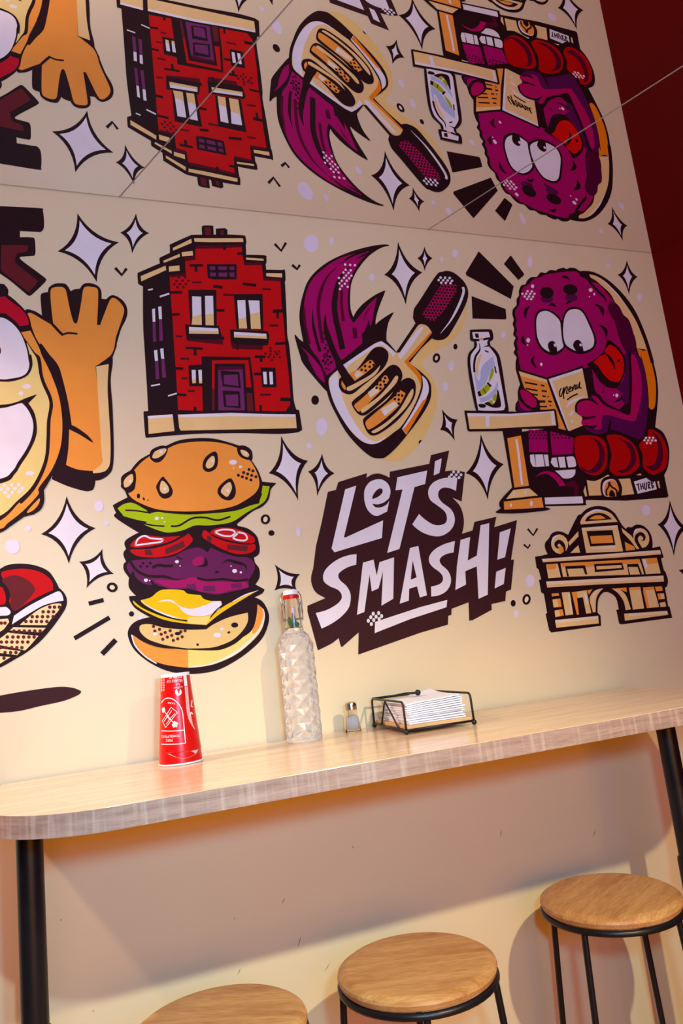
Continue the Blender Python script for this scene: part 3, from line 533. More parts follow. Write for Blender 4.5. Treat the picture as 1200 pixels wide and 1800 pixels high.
g.part('attic').F('CR', '435,205 705,185 748,382 470,395').F('CW', '435,205 705,185 707,202 438,224').F('K', '472,230 668,222 690,335 500,345').F('OR', '498,268 662,260 675,318 510,325').F('CW', '505,350 690,340 692,360 510,368')
g.part('scroll').E('CR', 270, 328, 64, 74, -12).S('W', 14, '215,320 225,280 265,262', t=3).S('K', 24, '300,402 300,350 285,320 262,310 242,330 255,355 275,345', t=2).C('OR', '262,350! 290,345 300,385 270,392').F('CR', '410,230 412,270 345,340 335,315').F('CR', '410,335 425,392 350,395')
g.part('scroll').E('CR', 885, 282, 60, 76, -15).S('W', 14, '825,260 845,222 885,212', t=3).S('K', 22, '880,362 850,310 850,270 880,250 905,270 905,295 885,300', t=2).F('CR', '735,205 810,265 870,365 850,365 810,310 745,240').F('OR', '760,310 830,345 840,370 768,378')
g.part('cornice').F('CW', '135,440 1025,372 1035,405 700,430 145,465').F('CR', '140,455 700,415 1030,392 1035,405 700,430 145,465')
g.part('frieze').F('CR', '168,480 255,475 280,578 185,585').F('OR', '168,480 240,478 246,512 178,520').S('W', 14, '252,485 272,560', t=3).F('CR', '275,472 870,440 910,555 295,575').F('OR', '275,472 870,440 878,470 470,500 290,500').F('K', '310,495 460,488 478,555 462,557 445,510 325,515 340,572 325,572')
g.F('K', '528,478 740,468 755,520 535,540').F('CR', '545,495 735,485 735,508 548,520').F('K', '775,480 860,475 890,555 875,557 855,500 785,500 800,558 790,560').F('CR', '885,440 1000,430 1030,548 910,555').F('OR', '920,436 1000,430 1010,470 930,480').F('W', '890,445 912,440 930,500 914,510').S('K', 11, '878,438 912,558')
g.part('string_course').F('CW', '168,610 1050,565 1052,592 172,637').F('CR', '172,632 1052,588 1055,610 600,630 175,655')
for k, d in (('OR', '210,700 262,697 268,715 213,722'), ('CR', '216,745 275,737 285,800 225,805'), ('CR', '232,828 292,818 302,865 238,878'), ('OR', '985,650 1038,645 1045,680 995,683'), ('CR', '1005,700 1055,698 1062,740 1015,745'), ('CR', '1022,770 1065,762 1072,798 1030,802')): g.part('quoin_block').F(k, d)
g.F('OR', '250,740 275,737 285,800 262,802').F('OR', '265,822 292,818 302,865 275,870').F('OR', '1005,700 1030,699 1035,742 1015,745')
g.part('pillar').F('CR', '285,692 345,688 372,858 315,865').F('CW', '330,700 348,698 370,855 355,857')
g.part('pillar').F('OR', '360,690 470,675 505,848 400,860').F('CR', '400,690 472,675 508,848 470,850 445,730 405,735').F('K', '400,735 445,728 470,855 415,860').F('W', '452,700 468,698 485,780 470,780')
g.part('pillar').F('CR', '790,655 875,650 905,812 820,822').F('OR', '790,655 870,650 875,668 795,675').S('W', 15, '862,685 892,790', t=3)
g.part('pillar').F('CR', '895,655 975,648 1018,802 925,810').F('OR', '895,655 975,648 980,668 900,680').F('OR', '895,680 915,680 945,805 925,810').S('W', 13, '970,690 995,785', t=3)
g.part('arch_ring').C('CR', '498,760 500,720 540,675 600,660! 570,690 545,740 540,840! 520,842!').C('CR', '660,662! 720,670 770,720 805,820! 765,825! 750,760 710,700').F('OR', '475,675 515,668 490,710').F('OR', '690,660 770,655 775,690').S('CW', 10, '510,770 530,700 575,670', t=3)
g.part('base_block').F('CR', '235,900 560,868 565,925 245,958').F('CW', '235,900 560,868 562,890 240,925').part('base_block').F('CR', '755,852 1080,830 1088,860 762,905').F('CW', '790,855 1080,832 1082,850 795,872')
g.build()

# ------------------------------------------------------------------ patty figure on a red bench
g = Motif('painted_patty_figure', 'purple patty figure with tongue out reading a menu on a red bench', 'painted figure')
g.part('outline', 'P1').C('K', '@P5 800,590! @P1 580,1240 590,1190 560,1140 575,1100 560,1040 580,985 555,950 565,890 550,840 560,790 545,730 555,680 590,640 590,580 615,540 615,490 640,435 680,425 700,385 740,350 800,345 840,300 890,305 940,275 1000,280 1020,265 1080,250 1110,265 1150,250 @P2 180,135 230,165! 320,165 400,185 500,240 600,320 720,450 820,600 900,780 960,950 1010,1130 @P4 880,0 940,220 965,400 965,560 935,860! @P7 905,130 980,180 1030,280 1050,400 1035,540 995,630! 1040,850! 1030,862! 600,895! 170,890! 165,930 140,945 @P6 580,955! 560,870! 415,760! 320,180! 700,130! @P5 820,1145! 800,1060 830,1000 830,880 860,800!')
g.part('back_bun', 'P2').C('CR', '330,195! 400,210 500,270 600,370 720,520 820,680 900,870 940,990! 830,970! 810,850 720,660 640,560 560,410 470,320 400,260 350,230').C('OD', '830,965! 900,1000 940,985! 980,1130 @P4 900,130 945,350 945,560 925,650 890,665 865,640! 860,480 830,250 770,20 @P2 880,1130').S('W', 12, '400,215 520,300 640,420 740,560', t=3)
g.part('head', 'P1').C('MG', '@P1 1100,285 1000,300 900,315 830,345 760,370 710,420 650,460 640,520 620,560 610,640 575,690 570,740 585,800 575,850 590,900 580,950 600,990 585,1040 600,1100 590,1140 610,1200 605,1260 @P3 130,100 150,180! 420,262! @P4 90,155! 105,185! 195,190 230,430 370,590 510,660 580,600 640,520 640,150 @P2 745,1030 690,970 640,850 600,700 530,570 540,500 590,480! 500,370 420,290 330,270 230,190 180,165 100,165')
g.C('PD', '600,0 640,100 635,560 590,600 540,540 560,480 480,410 560,330 590,200 575,60', 'P4')
g.C('MX', '540,500 590,485 650,540 690,620 750,680 800,830 825,960 740,1025 700,990 640,850 610,720 530,570', 'P2').grid('MD', 9, '550,520 590,500 650,560 690,640 745,700 790,840 810,950 740,1000 700,970 650,840 620,720 545,570', 30, 0, 15, 24, 'P2')
g.S('K', 20, '330,270 420,370 490,440 510,490', 'P2', t=2).S('K', 24, '230,195 300,230 345,275', 'P2')
g.E('PD', 905, 575, 68, 40, view='P1').E('PD', 140, 440, 66, 42, view='P2').E('K', 903, 507, 73, 62, 8, 'P1').E('K', 130, 355, 78, 57, 8, 'P2')
for v, w, d in (('P1', 26, '1055,345 1095,340 1142,370'), ('P1', 26, '922,645 960,630 1003,662'), ('P1', 20, '1098,630 1130,608 1170,603'), ('P1', 32, '722,650 680,700 678,780'), ('P1', 34, '655,960 650,1010 680,1065'), ('P1', 28, '770,1180 748,1230 795,1302'), ('P2', 34, '390,505 462,560 478,640'), ('P2', 32, '435,725 500,780 512,860'), ('P4', 24, '535,465 545,530 505,560 445,582'), ('P4', 14, '308,465 330,460 345,435')):
    g.S('K', w, d, v, t=3)
g.E('W', 753, 440, 17, 20, view='P1').E('W', 707, 1010, 19, 24, view='P1').E('W', 700, 1060, 7, view='P1').E('W', 845, 1263, 13, 18, view='P1').dots('W', 13, '700,492 745,495 645,520 685,520 728,520 772,520 670,548 714,548 757,550 697,573 738,575', 'P1').E('W', 345, 360, 20, view='P2').E('W', 383, 403, 11, 14, view='P2').E('W', 332, 430, 7, view='P2').E('W', 490, 502, 18, 22, view='P4').E('W', 453, 498, 8, view='P4')
g.part('eye', 'P1').C('K', '780,880 780,780 810,710 870,685 930,695 1000,740 1050,800 1065,900 1085,1010 1090,1080! 1050,1130 980,1162 900,1142 830,1080 790,990').C('W', '793,880 795,780 825,720 880,700 930,710 990,750 1040,810 1052,900 1073,1010 1078,1080! 1040,1112 980,1140 910,1123 845,1068 805,980')
g.C('K', '920,1070 930,1035 960,1022 985,1040 1000,1085 1005,1130 970,1150 940,1130').E('W', 988, 1062, 13, 18, -20)
g.part('eye', 'P2').C('K', '40,750 55,650 90,575 150,545 220,550 280,600 340,720 390,850 395,930 360,990 280,1025 200,1025 120,990 65,940 45,850').C('W', '55,750 70,650 105,585 160,562 215,567 270,612 328,730 376,850 378,930 350,973 280,1003 200,1006 130,973 80,930 58,850')
g.C('K', '165,945 180,905 210,893 240,915 255,965 260,1010 210,1018 185,985').E('W', 238, 940, 13, 16, -20)
g.part('tongue', 'P2').C('K', '520,885! 580,920 660,1000 705,1100 700,1230 @P4 500,390 430,410 340,380 270,300 210,200 140,140! @P2 370,1110 450,1050 500,980').C('RT', '545,935! 600,965 660,1030 693,1110 688,1230 @P4 520,330 470,345 400,320 330,250 270,160 215,115! @P2 440,1060 490,1040 495,990').S('K', 26, '490,1015 540,1070 580,1130 600,1200', t=3).E('K', 640, 1105, 13, 18, 15)
g.part('menu', 'P3').F('K', '98,170 425,265 800,138 868,500 805,775 650,835 635,830 545,810 520,600 180,390').F('OR', '125,195 420,285 515,560 625,820 545,800 520,610 340,600 300,480 190,390').F('CR', '125,195 420,285 432,322 145,247').F('CR', '440,280 795,165 860,490 800,770 655,830').F('W', '440,280 795,165 800,192 478,302 655,815 645,822')
for w, d in ((14, '190,315 322,338'), (14, '358,345 397,350'), (14, '200,378 325,402'), (14, '365,402 422,410'), (14, '245,435 327,447'), (14, '375,458 410,464'), (14, '430,465 442,468'), (20, '318,515 405,517'), (15, '435,513 472,520'), (12, '340,570 425,570'), (12, '453,555 466,562')): g.S('K', w, d)
for d in ('575,375 558,410 558,455 572,462 590,410 602,368 598,430 600,490', '600,430 625,365 637,370 630,430 650,425', '650,400 675,375 668,360 652,385 658,415 682,400', '690,360 692,405 710,345 722,350 720,390 737,375', '740,335 738,375 755,365 768,310 765,370 788,372'): g.S('K', 11, d)
g.S('K', 13, '635,498 690,460 748,435').S('W', 28, '625,580 680,520 825,460', t=3).S('W', 24, '662,665 705,615', t=0).E('W', 690, 725, 13, 16)
g.part('arm', 'P4').F('K', '105,185 195,195 228,440 200,500 165,550').C('PD', '650,30 690,-20 740,20 800,150 840,380 850,600 830,850 790,990 740,1020! 600,960 420,900 390,880 370,930 300,955 220,950 130,900 100,840 75,800! 80,760 10,700 10,620 60,570 130,555 160,550 200,490 270,510 320,580 360,615 500,680 620,730! 640,600 650,300')
g.C('MH', '655,60 690,30 740,150 780,350 770,550 720,750 690,805 560,780 420,740 330,735 310,830 300,900 220,900! 260,850! 100,860 80,800 230,770! 240,745! 90,750 20,700 20,620 70,575 160,560 270,620! 200,520 220,500 290,560 360,630 620,735! 640,710! 660,300')
g.S('K', 20, '12,700 10,620 60,562 160,550 230,575 278,622', t=2).S('K', 20, '85,760 160,765 240,742', t=2).S('K', 18, '110,855 200,875 262,852', t=2).S('K', 22, '405,770 408,840 385,905', t=1).S('K', 26, '200,490 270,505 330,590 450,650 620,730', t=2).S('K', 24, '632,720 650,400 640,100 622,0').C('K', '560,630! 635,590! 632,728! 560,690!')
g.part('left_hand', 'P5').C('K', '800,1060 830,1000 830,880 860,800 900,850 1000,920 1090,1010 1100,1080 1080,1150 820,1150').C('MH', '855,870 930,880 1020,950 1065,1010 1060,1080 1010,1095 930,1050 870,960').C('MG', '832,990 880,1050 950,1110 1010,1130 950,1145 860,1100').C('PD', '822,1040 860,1110 930,1145 840,1140 815,1090')
g.part('leg', 'P6').F('MG', '408,150 600,170 618,390 415,388').grid('MX', 13, '415,150 605,165 605,265 415,270', 38, 0, 19, 32).part('leg').F('MG', '640,170 885,240 872,410 660,418 645,300').grid('MX', 13, '650,180 870,240 870,270 650,270', 38, 0, 19, 32)
g.part('sock').F('W', '425,418 468,412 488,545 455,540 430,490').F('W', '480,415 560,412 582,540 490,545').F('W', '570,415 615,415 628,535 592,540').part('sock').F('W', '655,450 705,445 725,550 680,545 645,500').F('W', '720,442 790,438 805,550 740,552').C('W', '808,440! 880,435 908,490 905,540 830,550!')
g.part('shoe').C('W', '690,585! 905,570! 900,620 860,660 780,665 740,630').C('MH', '480,655! 540,605 620,590 700,620 760,680 800,740! 740,750! 690,680 610,620 540,625').F('MD', '800,720 890,685 940,740 930,850 890,850 890,760 790,750').C('W', '570,868! 975,855! 985,920 940,930 580,940!')
for a, b in (('50,290 60,240 120,215 240,215 330,240 380,300 400,420 380,550 320,620 240,635 160,600 100,540 60,420', '190,235! 270,270 310,370 300,480 240,560 180,580 110,530! 150,590 250,610 330,560 370,450 350,330 290,260'),
    ('390,225 450,205 540,215 640,270 700,350 735,470 720,560 640,620 520,640 450,610 420,560 440,430 420,320', '500,240! 580,290 640,390 635,490 580,565 495,590! 560,610 650,570 700,480 690,380 630,290'),
    ('735,310 820,220 830,160 880,155 960,210 1010,300 1035,410 1015,540 960,600 880,630 820,600 770,530 770,420', '860,175! 910,250 930,350 915,460 880,520 805,545! 880,590 950,550 985,440 970,300 920,210')):
    g.part('bench_cushion', 'P7').C('RK', a).C('MD', b)
g.dots('W', 13, '803,240 842,240 880,240 788,266 828,268 868,268 905,268 815,295 852,296')
g.part('bench_panel').C('CR', '180,685! 260,695 330,670 400,630 420,640! 350,680 325,760 345,845! 205,850!').part('bench_panel').C('CR', '480,675! 560,670 640,665! 685,832! 545,845! 545,760 520,700').part('bench_panel').F('CR', '145,800 165,745 185,855 165,860').part('bench_panel').F('CR', '700,632 745,615 760,635').part('bench_panel').F('CR', '925,700 945,690 958,765 945,770')
g.part('flame_badge').C('K', '330,760 350,680 420,650 500,670 545,760 540,845! 500,862 370,862 345,845').C('W', '345,770 365,700 430,675 480,690 510,760 490,858! 375,855').C('OR', '362,790 380,720 440,685 490,710 518,780 490,858! 385,855').S('K', 15, '415,705 412,750 385,800 392,850').S('K', 15, '415,705 440,755 490,790 500,850').C('K', '425,855! 420,830 440,795 470,830 472,855!')
g.part('signature_tag').F('W', '680,700 810,660 850,690 905,700 922,780 800,810 720,828')
for d in ('705,735 738,722', '722,730 738,795', '748,720 760,785', '772,715 782,780', '752,755 776,748', '790,710 797,775 812,775 812,705', '828,705 838,775', '828,705 848,708 845,735 832,742 858,775', '862,692 875,770', '862,692 885,702 868,730 888,750 875,772'): g.S('K', 10, d)
g.build()

# ------------------------------------------------------------------ drawn table and bottle in front of the figure
g = Motif('painted_table', 'small cream and orange pedestal table painted before the patty figure', 'painted table'); g.base = 26
g.part('pedestal', 'P6').C('K', '135,150! 330,140! 415,750! 520,850! 570,870! 580,975! 635,988! 560,1005 300,1030 100,1030 65,1020! 120,985! 110,910 240,765!').F('OR', '182,245 325,215 410,745 258,765').S('W', 23, '277,255 302,420 337,735').F('CR', '245,790 415,772 505,848 170,885').F('OR', '145,912 545,868 565,975 150,998').E('W', 222, 950, 10, 20).E('W', 435, 932, 14, 30).S('W', 12, '265,810 250,860').S('W', 12, '370,805 378,835')
g.part('table_top', 'P5').F('K', '112,1140 800,1155 1200,1130 @P3 500,595 515,610 545,780 535,805 0,808 @P5 620,1412 350,1415 180,1418 155,1405').F('CR', '150,1175 700,1185 1100,1165 @P3 495,615 518,770 0,795 @P5 500,1382 182,1385').F('W', '150,1178 700,1185 1200,1155 @P3 495,615 497,632 200,657 @P5 700,1217 155,1217').F('W', '385,1210 442,1210 442,1360 400,1362').F('W', '@P3 460,640 490,635 505,760 475,762')
g.build()
g = Motif('painted_bottle', 'white drawn glass bottle with green slices on the painted table', 'painted bottle'); g.base = 34
g.part('glass', 'P5').C('K', '195,100 210,85 440,80 475,110 487,180 470,215 440,220! 450,290 500,330 560,410 590,520 620,700 650,900 685,1110 680,1155! 280,1155! 250,1050 200,800 165,560 165,430 190,370 245,310 250,225! 205,215 195,180')
g.C('W', '215,110! 430,105! 450,180 415,230 420,280 470,340 530,430 555,550 600,800 645,1060 640,1110 600,1140 320,1140 290,1100 240,830 195,560 195,430 225,370 275,300 270,235 230,200!').F('K', '248,128 295,128 305,185 260,185').S('K', 25, '225,212 310,215').S('K', 25, '360,210 400,198 450,190').S('K', 24, '305,250 315,340 260,430 240,540 245,640', t=1).S('K', 20, '360,305 430,288', t=1).S('K', 14, '380,352 430,375').F('OR', '310,190 355,190 350,215 315,215')
g.part('contents').C('CR', '280,470 340,400 300,560 290,700 265,620').C('BL', '330,600 380,520 480,440 495,480 510,540 450,640 380,800 280,890! 270,830 240,650! 255,640! 290,750 320,720').S('BL', 60, '320,1010 430,970 510,890 552,760', t=2)
g.C('GD', '490,590 500,620 480,700 430,770! 440,700 470,600').F('GD', '315,880 400,800 460,825 430,880 380,930 330,950').F('GD', '380,1045 470,1000 500,1060 480,1075').C('GD', '480,990 520,920 540,970 520,1020').F('K', '420,765 472,818 452,832 405,790').F('K', '280,900 310,880 340,950 300,960').C('K', '550,870! 585,1050 570,1095 480,1095 380,1050! 430,1040 480,1075 530,1020 545,950').C('K', '305,1065 380,1070 380,1095 340,1100 315,1090').S('K', 15, '510,560 530,650').S('K', 9, '360,855 395,920')
g.build()
# ------------------------------------------------------------------ wood
def wood(name, c1, c2, stretch=(1.2, 14, 14), rough=.42, knots=0, streak=90, saw=0):
    M = bpy.data.materials.new(name); M.use_nodes = True; nt = M.node_tree; b = nt.nodes['Principled BSDF']; N = nt.nodes.new; L = nt.links.new
    tc = N('ShaderNodeTexCoord'); mp = N('ShaderNodeMapping'); mp.inputs['Scale'].default_value = stretch; L(tc.outputs['Object'], mp.inputs['Vector'])
    n1 = N('ShaderNodeTexNoise'); n1.inputs['Scale'].default_value = 3; n1.inputs['Detail'].default_value = 6; n1.inputs['Distortion'].default_value = .6; L(mp.outputs['Vector'], n1.inputs['Vector'])
    n2 = N('ShaderNodeTexNoise'); n2.inputs['Scale'].default_value = streak / 4; n2.inputs['Detail'].default_value = 4; L(mp.outputs['Vector'], n2.inputs['Vector'])
    mx = N('ShaderNodeMath'); mx.operation = 'MULTIPLY_ADD'; mx.inputs[1].default_value = .45; L(n2.outputs['Fac'], mx.inputs[0])
    m2 = N('ShaderNodeMath'); m2.operation = 'MULTIPLY'; m2.inputs[1].default_value = .62; L(n1.outputs['Fac'], m2.inputs[0]); L(m2.outputs[0], mx.inputs[2])
    r = N('ShaderNodeValToRGB'); r.color_ramp.elements[0].position = .38; r.color_ramp.elements[1].position = .68
    r.color_ramp.elements[0].color = (*lin(c1), 1); r.color_ramp.elements[1].color = (*lin(c2), 1); L(mx.outputs[0], r.inputs['Fac'])
    col = r.outputs['Color']
    if knots:
        v = N('ShaderNodeTexVoronoi'); v.inputs['Scale'].default_value = knots; mk = N('ShaderNodeMapping'); mk.inputs['Scale'].default_value = (1, 2.4, 1); L(tc.outputs['Object'], mk.inputs['Vector']); L(mk.outputs['Vector'], v.inputs['Vector'])
        kr = N('ShaderNodeValToRGB'); kr.color_ramp.elements[0].position = .06; kr.color_ramp.elements[1].position = .2; kr.color_ramp.elements[0].color = (.45, .38, .3, 1); kr.color_ramp.elements[1].color = (1, 1, 1, 1); L(v.outputs['Distance'], kr.inputs['Fac'])
        mm = N('ShaderNodeMix'); mm.data_type = 'RGBA'; mm.blend_type = 'MULTIPLY'; mm.inputs[0].default_value = .7; L(col, mm.inputs[6]); L(kr.outputs['Color'], mm.inputs[7]); col = mm.outputs[2]
    if saw:
        w = N('ShaderNodeTexNoise'); ms = N('ShaderNodeMapping'); ms.inputs['Scale'].default_value = (saw, saw, saw * .06); L(tc.outputs['Object'], ms.inputs['Vector']); w.inputs['Scale'].default_value = 1; w.inputs['Detail'].default_value = 3; L(ms.outputs['Vector'], w.inputs['Vector'])
        kr = N('ShaderNodeValToRGB'); kr.color_ramp.elements[0].position = .5; kr.color_ramp.elements[1].position = .8; kr.color_ramp.elements[0].color = (0, 0, 0, 1); kr.color_ramp.elements[1].color = (.8, .8, .8, 1); L(w.outputs['Fac'], kr.inputs['Fac'])
        mm = N('ShaderNodeMix'); mm.data_type = 'RGBA'; L(kr.outputs['Color'], mm.inputs[0]); L(col, mm.inputs[6]); mm.inputs[7].default_value = (*lin((206, 178, 162)), 1); col = mm.outputs[2]
    L(col, b.inputs['Base Color']); b.inputs['Roughness'].default_value = rough; b.inputs['Specular IOR Level'].default_value = .45
    bp = N('ShaderNodeBump'); bp.inputs['Strength'].default_value = .12; bp.inputs['Distance'].default_value = .001; L(n2.outputs['Fac'], bp.inputs['Height']); L(bp.outputs['Normal'], b.inputs['Normal'])
    return M
oak = wood('light_oak', (216, 172, 132), (240, 208, 172), (1.1, 12, 12), rough=.17)
oak_edge = wood('sawn_oak_edge', (150, 116, 100), (186, 150, 132), (2, 2, 30), rough=.65, saw=110)
bamboo = wood('honey_wood', (182, 116, 60), (224, 166, 102), (1.6, 13, 13), rough=.38, knots=5)
bamboo_pale = wood('tray_wood', (206, 150, 96), (232, 182, 124), (2, 20, 20), rough=.5)
black = mat('black_powder_coat', (22, 20, 24), rough=.35, spec=.5)
wire = mat('black_wire', (18, 17, 19), rough=.4, spec=.5)

# ------------------------------------------------------------------ counter table
TX0, TX1, TY0, TY1, TH, TR = -.140, 1.405, -.008, -.503, .034, .205
def outline(x0, x1, yb, yf, R, n=14):
    p = [(x0, yb)]
    for i in range(n + 1):
        a = math.pi + i / n * math.pi / 2; p.append((x0 + R + R * math.cos(a), yf + R + R * math.sin(a)))
    for i in range(n + 1):
        a = 1.5 * math.pi + i / n * math.pi / 2; p.append((x1 - R + R * math.cos(a), yf + R + R * math.sin(a)))
    p.append((x1, yb)); return p
tb = empty('counter_table', (.64, -.26, 0)); tag(tb, 'long light oak counter table with rounded corners and black legs', 'table')
def rel(o, p):
    o.matrix_parent_inverse = Matrix.Translation(-p.location); return o
e = .0012
rel(MB().prism(outline(TX0 + e, TX1 - e, TY0 - e, TY1 + e, TR - e), ZT - TH, ZT).build('table_top', oak, tb, bevel=.0008), tb)
o1 = outline(TX0, TX1, TY0, TY1, TR); n = len(o1)
ring = [(x, y, ZT - TH + .0006) for x, y in o1] + [(x, y, ZT - .0008) for x, y in o1]
in_ = outline(TX0 + 2 * e, TX1 - 2 * e, TY0 - 2 * e, TY1 + 2 * e, TR - 2 * e)
ring += [(x, y, ZT - TH + .0006) for x, y in in_] + [(x, y, ZT - .0008) for x, y in in_]
fs = []
for i in range(n):
    j = (i + 1) % n; fs += [(i, j, n + j, n + i), (2 * n + j, 2 * n + i, 3 * n + i, 3 * n + j), (n + i, n + j, 3 * n + j, 3 * n + i), (j, i, 2 * n + i, 2 * n + j)]
rel(mesh_obj('edge_band', ring, fs, oak_edge, tb), tb)
for lx, ly in ((-.0772, -.265), (1.292, -.27)):
    lg = rel(MB().lathe([(.0215, .02), (.0215, ZT - TH - .004)], (lx, ly, 0), 28).build('leg', black, tb, smooth=True, auto=40), tb)
    c = MB().lathe([(.026, .012), (.026, .688), (.0245, .692), (.0215, .692)], (lx, ly, 0), 28).build('leg_sleeve', black, lg, smooth=True, auto=40)
    f = MB().lathe([(.16, 0), (.16, .008), (.15, .012), (.03, .016)], (lx, ly, 0), 40).build('base_plate', black, lg, smooth=True, auto=30)
    p = MB().lathe([(.05, ZT - TH - .006), (.05, ZT - TH)], (lx, ly, 0), 24).build('mounting_plate', black, lg, smooth=True, auto=30)

# ------------------------------------------------------------------ stools
def make_stool(label):
    s = empty('bar_stool'); tag(s, label, 'stool', 'round wooden stools at the counter')
    R = .150; z1 = .65; th = .024
    prof = [(.001, z1 - th), (R - .008, z1 - th), (R - .003, z1 - th + .003), (R, z1 - .012), (R - .0015, z1 - .007), (R - .012, z1 - .0006), (R - .02, z1), (.001, z1)]
    MB().lathe(prof, seg=64, cap=False).build('seat', bamboo, s, smooth=True, auto=35)
    rg = MB()
    rg.tube([(.1455 * math.cos(i * math.pi / 24), .1455 * math.sin(i * math.pi / 24), z1 - th - .006) for i in range(48)], .0065, 10, closed=True)
    rg.build('seat_ring', black, s, smooth=True)
    for k in range(4):
        a = math.radians(90 * k); c, n_ = math.cos(a), math.sin(a)
        MB().tube([(.142 * c, .142 * n_, z1 - th - .008), (.185 * c, .185 * n_, .006)], .0068, 12).build('leg', black, s, smooth=True, auto=50)
        MB().lathe([(.009, 0), (.009, .008), (.007, .012)], (.185 * c, .185 * n_, 0), 12).build('foot_cap', wire, s, smooth=True, auto=40)
    MB().tube([(.171 * math.cos(i * math.pi / 24), .171 * math.sin(i * math.pi / 24), .2) for i in range(48)], .006, 8, closed=True).build('foot_ring', black, s, smooth=True)
    return s
def dup(root, label):
    r_ = root.copy(); COL.objects.link(r_); r_['label'] = label
    for ch in list(root.children):
        c = ch.copy(); COL.objects.link(c); c.parent = r_
    return r_
st = make_stool('round honey wood stool in the middle, between the other two')
st3 = dup(st, 'round honey wood stool beside the right table leg'); st1 = dup(st, 'nearest round honey wood stool, cut by the bottom edge near the left table leg')
for s_, loc, a in ((st1, (.207, -.314, 0), -28), (st, (.584, -.299, 0), -20), (st3, (1.084, -.238, 0), 28)):
    s_.location = loc; s_.rotation_euler.z = math.radians(a)

# ------------------------------------------------------------------ paper cups, upside down and nested
CC = Vector((.2005, -.120, ZT))
cup_red = mat('cup_red', (212, 14, 12), rough=.3, spec=.4); cup_white = mat('cup_paper_white', (244, 232, 226), rough=.5)
cup_pink = mat('cup_pale_print', (240, 176, 166), rough=.35)
def cup(name, z0, z1, r0, r1, label, wall_t=.0008):
    root = empty(name, CC + Vector((0, 0, z0))); tag(root, label, 'cup', 'paper cups stacked upside down'); h = z1 - z0
    MB().lathe([(r0, .003), (r1, h - .006), (r1 - wall_t, h - .006), (r0 - wall_t, .003), (r0, .003)], seg=48, cap=False).build('sleeve', cup_red, root, smooth=True, auto=40)
    ro, rt = (.0004, .0019) if z0 < .01 else (-.0004, .0012)
    MB().tube([((r0 + ro) * math.cos(i * math.pi / 24), (r0 + ro) * math.sin(i * math.pi / 24), .0022) for i in range(48)], rt, 8, closed=True).build('rolled_rim', cup_red if z0 > .01 else cup_white, root, smooth=True)
    MB().lathe([(r1 + .0001, h - .0065), (r1 - .0004, h), (r1 - .0024, h), (r1 - .0026, h - .006), (.0005, h - .006)], seg=48, cap=False).build('cup_base', cup_white, root, smooth=True, auto=40)
    return root
low = cup('paper_cup', 0, .150, .0428, .0305, 'lower red paper cup, only its rim shows under the other cup')
top = cup('paper_cup', .0235, .178, .0416, .0292, 'upper red paper cup upside down with white prints')
def cone(px, py, z0, r0, z1, r1, off):
    d = ray(px, py).normalized(); o = CAM - CC
    k = (r1 - r0) / (z1 - z0); a0 = r0 + off + k * (o.z - z0)
    A = d.x ** 2 + d.y ** 2 - (k * d.z) ** 2; B = 2 * (o.x * d.x + o.y * d.y - a0 * k * d.z); Cq = o.x ** 2 + o.y ** 2 - a0 ** 2
    disc = max(0, B * B - 4 * A * Cq); t = (-B - math.sqrt(disc)) / (2 * A); p = o + d * t
    rr = r0 + off + k * (p.z - z0); s_ = rr / max(1e-6, math.hypot(p.x, p.y))
    return Vector((p.x * s_, p.y * s_, p.z))
def up_map(x, y, L): return tuple(cone(x, y, .0265, .0416, .172, .0292, .00035 + L * .0001) - Vector((0, 0, .0235)))
def lo_map(x, y, L): return tuple(cone(x, y, .003, .0428, .144, .0305, .0003 + L * .0001))
cm = {'W': cup_white, 'P': cup_pink, 'R': cup_red}
g = Motif('print', None, None, mapper=up_map, mats=lambda k: cm[k], parent=top)
g.part('badge_print', 'C').S('W', 15, '130,640 180,578 250,556 340,580 420,650 475,740 500,850 515,1000 545,1328').S('W', 14, '128,1345 230,1348 330,1345 440,1338 545,1325').S('W', 14, '128,1115 230,1120 330,1120 430,1112 520,1103')
for d in ('148,945 225,830 300,712', '300,712 405,800', '405,800 305,930 205,1060', '205,1060 148,945', '178,955 250,850 310,770', '215,1005 290,900 365,815', '205,850 280,930'): g.S('W', 9, d)
g.S('W', 13, '172,765 280,910 400,1055').F('W', '140,735 180,705 200,760 168,815 145,795').F('W', '310,1020 350,945 412,980 405,1022 345,1066')
g.part('round_mark').E('W', 422, 452, 56, 62).F('R', '398,395 450,395 450,420 432,485 405,440').S('W', 8, '340,385 420,370 495,362').S('W', 8, '385,320 430,310 445,335')
g.part('side_stripe').S('W', 52, '530,140 552,350').S('P', 55, '556,362 572,560 592,780 620,900 655,1000 705,1090', t=2).S('W', 16, '655,590 642,690 668,702').S('W', 16, '622,862 640,800 668,832')
for i in range(6): g.part('side_text').F('W', '132,%d 182,%d 180,%d 132,%d' % (195 + i * 42, 192 + i * 42, 222 + i * 42, 225 + i * 42))
g.build()
g = Motif('print', None, None, mapper=lo_map, mats=lambda k: cm[k], parent=low)
g.part('wave_print', 'C').C('P', '150,1492 330,1488 550,1475 765,1432! 720,1505 620,1565 500,1590 380,1570 300,1535 220,1508'); g.build()
def text_mesh(body, size):
    cu = bpy.data.curves.new('txt', 'FONT'); cu.body = body; cu.size = size; cu.align_x = 'CENTER'; cu.resolution_u = 2
    o = bpy.data.objects.new('txt', cu); COL.objects.link(o)
    dg = bpy.context.evaluated_depsgraph_get(); me = bpy.data.meshes.new_from_object(o.evaluated_get(dg))
    v = [tuple(x.co) for x in me.vertices]; f = [tuple(p.vertices) for p in me.polygons]
    bpy.data.objects.remove(o); bpy.data.curves.remove(cu); bpy.data.meshes.remove(me)
    return v, f
